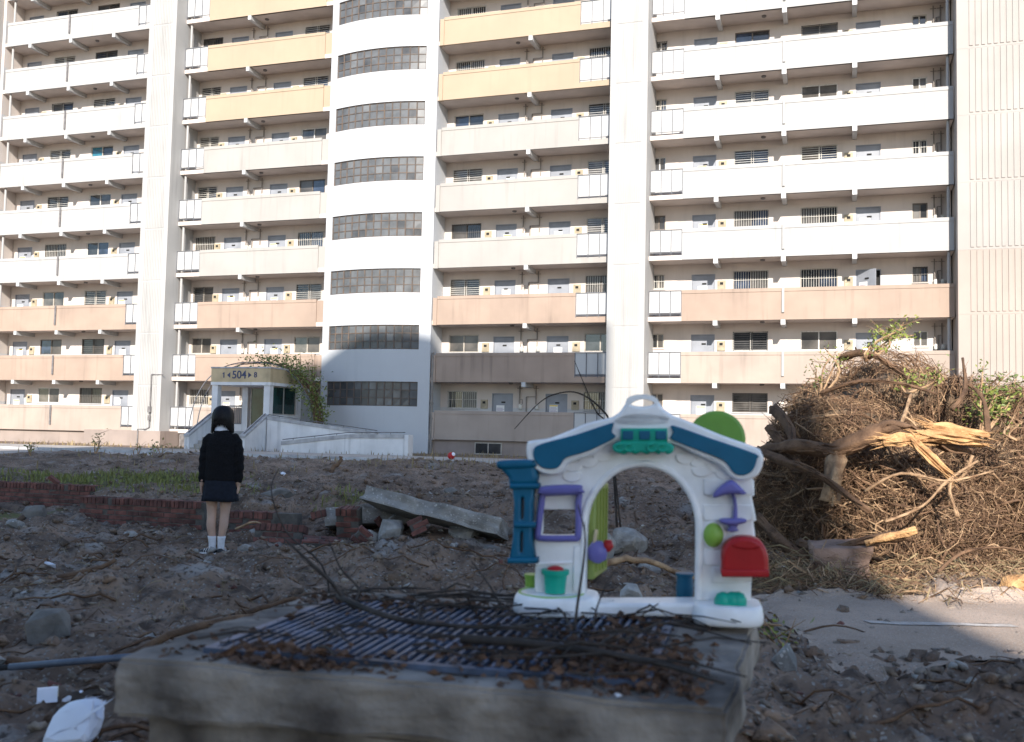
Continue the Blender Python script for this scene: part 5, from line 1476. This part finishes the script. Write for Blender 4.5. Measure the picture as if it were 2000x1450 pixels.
# collar
part('collar', MB().loft([ell(.0,.0,1.350,.082,.084,20), ell(0,.0,1.378,.078,.080,20), ell(0,.005,1.418,.064,.068,20), ell(0,.01,1.42,.056,.058,20)], caps=False), m_collar, girl, smooth=True)
for s, ax, kx_ in ((-1, -.058, -.068), (1, .038, .046)):
    part('sock', MB().loft([ell(ax,-.008,.03,.036,.04,16), ell(ax,-.008,.07,.037,.041,16), ell(ax,-.01,.11,.038,.04,16), ell(ax+s*.003,-.013,.16,.042,.044,16), ell(ax+s*.006,-.016,.188,.046,.047,16), ell(ax+s*.006,-.016,.19,.042,.043,16)]), m_sock, girl, smooth=True)
    # shoe: lofted along its length; left foot turned out to the left
    ang = R(62) if s < 0 else R(4)
    sh = MB()
    prof_ = [(-.055,.020,.030),(-.05,.030,.055),(-.02,.036,.07),(.03,.038,.065),(.08,.042,.05),(.13,.042,.042),(.165,.030,.034),(.18,.012,.026)]
    rg = []
    for t, hw, hh in prof_:
        rg.append([(hw*c2*(.9 if z2 > 0 else 1), t, max(.0, .5*hh+.5*hh*z2)) for c2, z2 in [(math.cos(6.2832*i/14), math.sin(6.2832*i/14)) for i in range(14)]])
    sh.loft(rg)
    so = part('shoe', sh, m_shoe, girl, (ax, -.005, .0), (0, 0, ang), smooth=True)
    part('sole', MB().loft([[(hw*1.06*math.cos(a), y+dy, z) for hw, y, a, dy in [(.040,.06,6.2832*i/20,.122*math.sin(6.2832*i/20)) for i in range(20)]] for z in (-.012, .010)]), m_shoe_w, so)
    for k in range(3):
        for sd_ in (-1, 1):
            y = .02+.03*k
            part('stripe', MB().tube([(sd_*.038,y+.012,.014),(sd_*.041,y+.004,.03),(sd_*.034,y-.006,.054)], .0045, 5), m_shoe_w, so)
# bob hair
hb = MB(); rings = []
rh = random.Random(4)
nseg = 40
prof_h = [(1.635,.01),(1.630,.045),(1.612,.078),(1.58,.103),(1.54,.117),(1.49,.122),(1.45,.120),(1.415,.114),(1.39,.106),(1.372,.096),(1.362,.084),(1.37,.07)]
for z, r_ in prof_h:
    rg = []
    for i in range(nseg):
        a = 6.2832*i/nseg
        k = 1+.022*math.sin(i*2.7)+.02*math.sin(i*4.9+z*9)
        x, y = r_*k*math.cos(a), r_*k*1.06*math.sin(a)+.018
        if y > .05 and z < 1.58:                      # open over the face
            y = .05+(y-.05)*.25
        side = abs(math.cos(a))
        rg.append((x*(1+.03*(side > .8)*(z < 1.4)), y, z+(.008*math.sin(i*1.9) if z < 1.38 else 0)+(.06-.10*side**3 if z < 1.42 else 0)))
    rings.append(rg)
hb.loft(rings)
for i in range(170):
    a = rh.uniform(3.0, 6.4) if i % 3 else rh.uniform(0, 6.28)
    x, y = .112*math.cos(a), .118*math.sin(a)+.015
    if y > .06: continue
    z0_ = rh.uniform(1.475, 1.51)-.08*abs(math.cos(a))**3; k = rh.uniform(1.0, 1.06)
    hb.tube([(x*k,y*k,z0_),(x*k*1.02,y*k*1.02,z0_-.05),(x*k*rh.uniform(.9,1.08),y*k*rh.uniform(.9,1.08),z0_-rh.uniform(.07,.095))], [.006,.005,.001], 4, caps=False)
part('hair', hb, m_hair, girl, smooth=True)

# ------------------------------------------------------------------ litter and small things
m_plasticw = mat('white_litter_plastic', (.74, .76, .84), .45, .03, 4)
o = part('plastic_container', hull_mesh('plastic_container', random.Random(3), .15, .11, .05, n=60, boxy=.8, bev=.12), m_plasticw, None, ground_at(150,1432,.06), (R(48), R(-14), R(-24)), smooth=False)
tag(o, 'crumpled white plastic container in the lower left corner', 'container')
ct = empty('drink_carton', ground_at(90,1358,.03), R(25)); tag(ct, 'flattened white and tan drink carton above the white container', 'carton')
part('carton_body', MB().prism([(-.05,-.03),(.055,-.02),(.02,.028),(-.02,.03)], -.04, .05, 'x'), m_plasticw, ct)
part('carton_flap', MB().prism([(-.048,-.005),(.03,.022),(.02,.034),(-.045,.01)], .051, .054, 'x'), p_beige, ct)
for i, (px, py, Y, s, lab) in enumerate([(130,1368,4.25,.035,'small white plastic scrap above the container'), (75,1374,4.2,.022,'tiny white scrap below the carton'), (158,1352,4.4,.02,'pale scrap right of the carton'), (195,1350,4.4,.03,'tan wood chip beside the plinth corner'),
        (98,1112,8.3,.07,'white and black wrapper in the left yard'), (553,928,20.5,.13,'crumpled white bag on the dirt bank'), (1207,1358,2.72,.016,'tiny white scrap among leaves on the plinth'), (440,1006,13.3,.04,'pale scrap on the low wall'), (1527,1108,8.6,.05,'white paper scrap left of the square block'), (1300,1245,5.5,.02,'tiny pale chip')][:9]):
    p = at(px, py, Y) if 'plinth' in lab and 'among' in lab else ground_at(px, py, s*.25)
    o = part('litter', hull_mesh('litter', rr_, s, s*.6, s*.45, n=12, boxy=.3, bev=.03), p_beige if 'tan' in lab else m_plasticw, None, p, (rr_.uniform(-.5,.5), rr_.uniform(-.5,.5), rr_.uniform(0,6)))
    tag(o, lab, 'litter')
pp = empty('metal_pipe', ground_at(20,1312,.02)); tag(pp, 'blue-grey pipe lying on the dirt left of the plinth', 'pipe')
a_, b_ = ground_at(-40,1318,.03)-pp.location, ground_at(300,1286,.05)-pp.location
part('pipe_tube', MB().tube([a_.lerp(b_, .17), b_], .019, 12), m_pipe_b, pp, smooth=True)
part('pipe_end', MB().tube([a_, a_.lerp(b_, .17)], .015, 12), m_dark, pp)
bl = empty('ball', FL(1.24, 10.2, .405)); tag(bl, 'red and white ball lying by the kerb', 'ball')
part('ball_half', MB().loft([ring(0,0,.13+.13*math.sin(t),max(.13*math.cos(t),.002),max(.13*math.cos(t),.002),16) for t in [-1.55+i*.31 for i in range(11)]]), p_red, bl, smooth=True)
part('white_patch', MB().loft([ring(.07,-.06,.18+.07*math.sin(t),max(.07*math.cos(t),.002),max(.07*math.cos(t),.002),12) for t in [-1.55+i*.31 for i in range(11)]]), m_plasticw, bl, smooth=True)
cr = part('green_crate', MB().box(-.3,.3,-.2,.2,0,.28).box(-.33,.33,-.23,.23,.281,.33), mat('green_crate_plastic', (.03,.16,.11), .5), None, FL(-28.2, 6.5, .40), (0,0,R(-10)))
tag(cr, 'small green crate at the far left edge below the block', 'crate')
shoot('weed', 'yellow-green weed growing beside the plinth corner', (1.62,6.15,TZ(1.62,6.15)), [(1.57,6.15,.22), (1.69,6.2,.25), (1.64,6.1,.18)], 10, .05, 21, .8, 'weed')
for i, (px, py, Y, hgt, lab) in enumerate([(60,890,24.5,.5,'leafy weed on the dirt bank, leftmost'), (185,893,24.6,1.0,'tall thin weed standing against the pale base wall'), (310,893,25,.5,'small broad-leaved weed left of the person on the bank'), (265,895,25,.8,'bare weed stalk on the bank between two leafy weeds'), (1100,1230,4.4,.1,'small sprig behind the toy base')][:4]):
    p = at(px, py, Y); p.z = TZ(p.x, p.y)
    shoot('weed', lab, p, [p+Vector((random.uniform(-.15,.15), 0, .6*hgt*random.uniform(.5,1))) for _ in range(3)], 6 if i != 3 else 2, .09, 30+i, .3, 'weed')
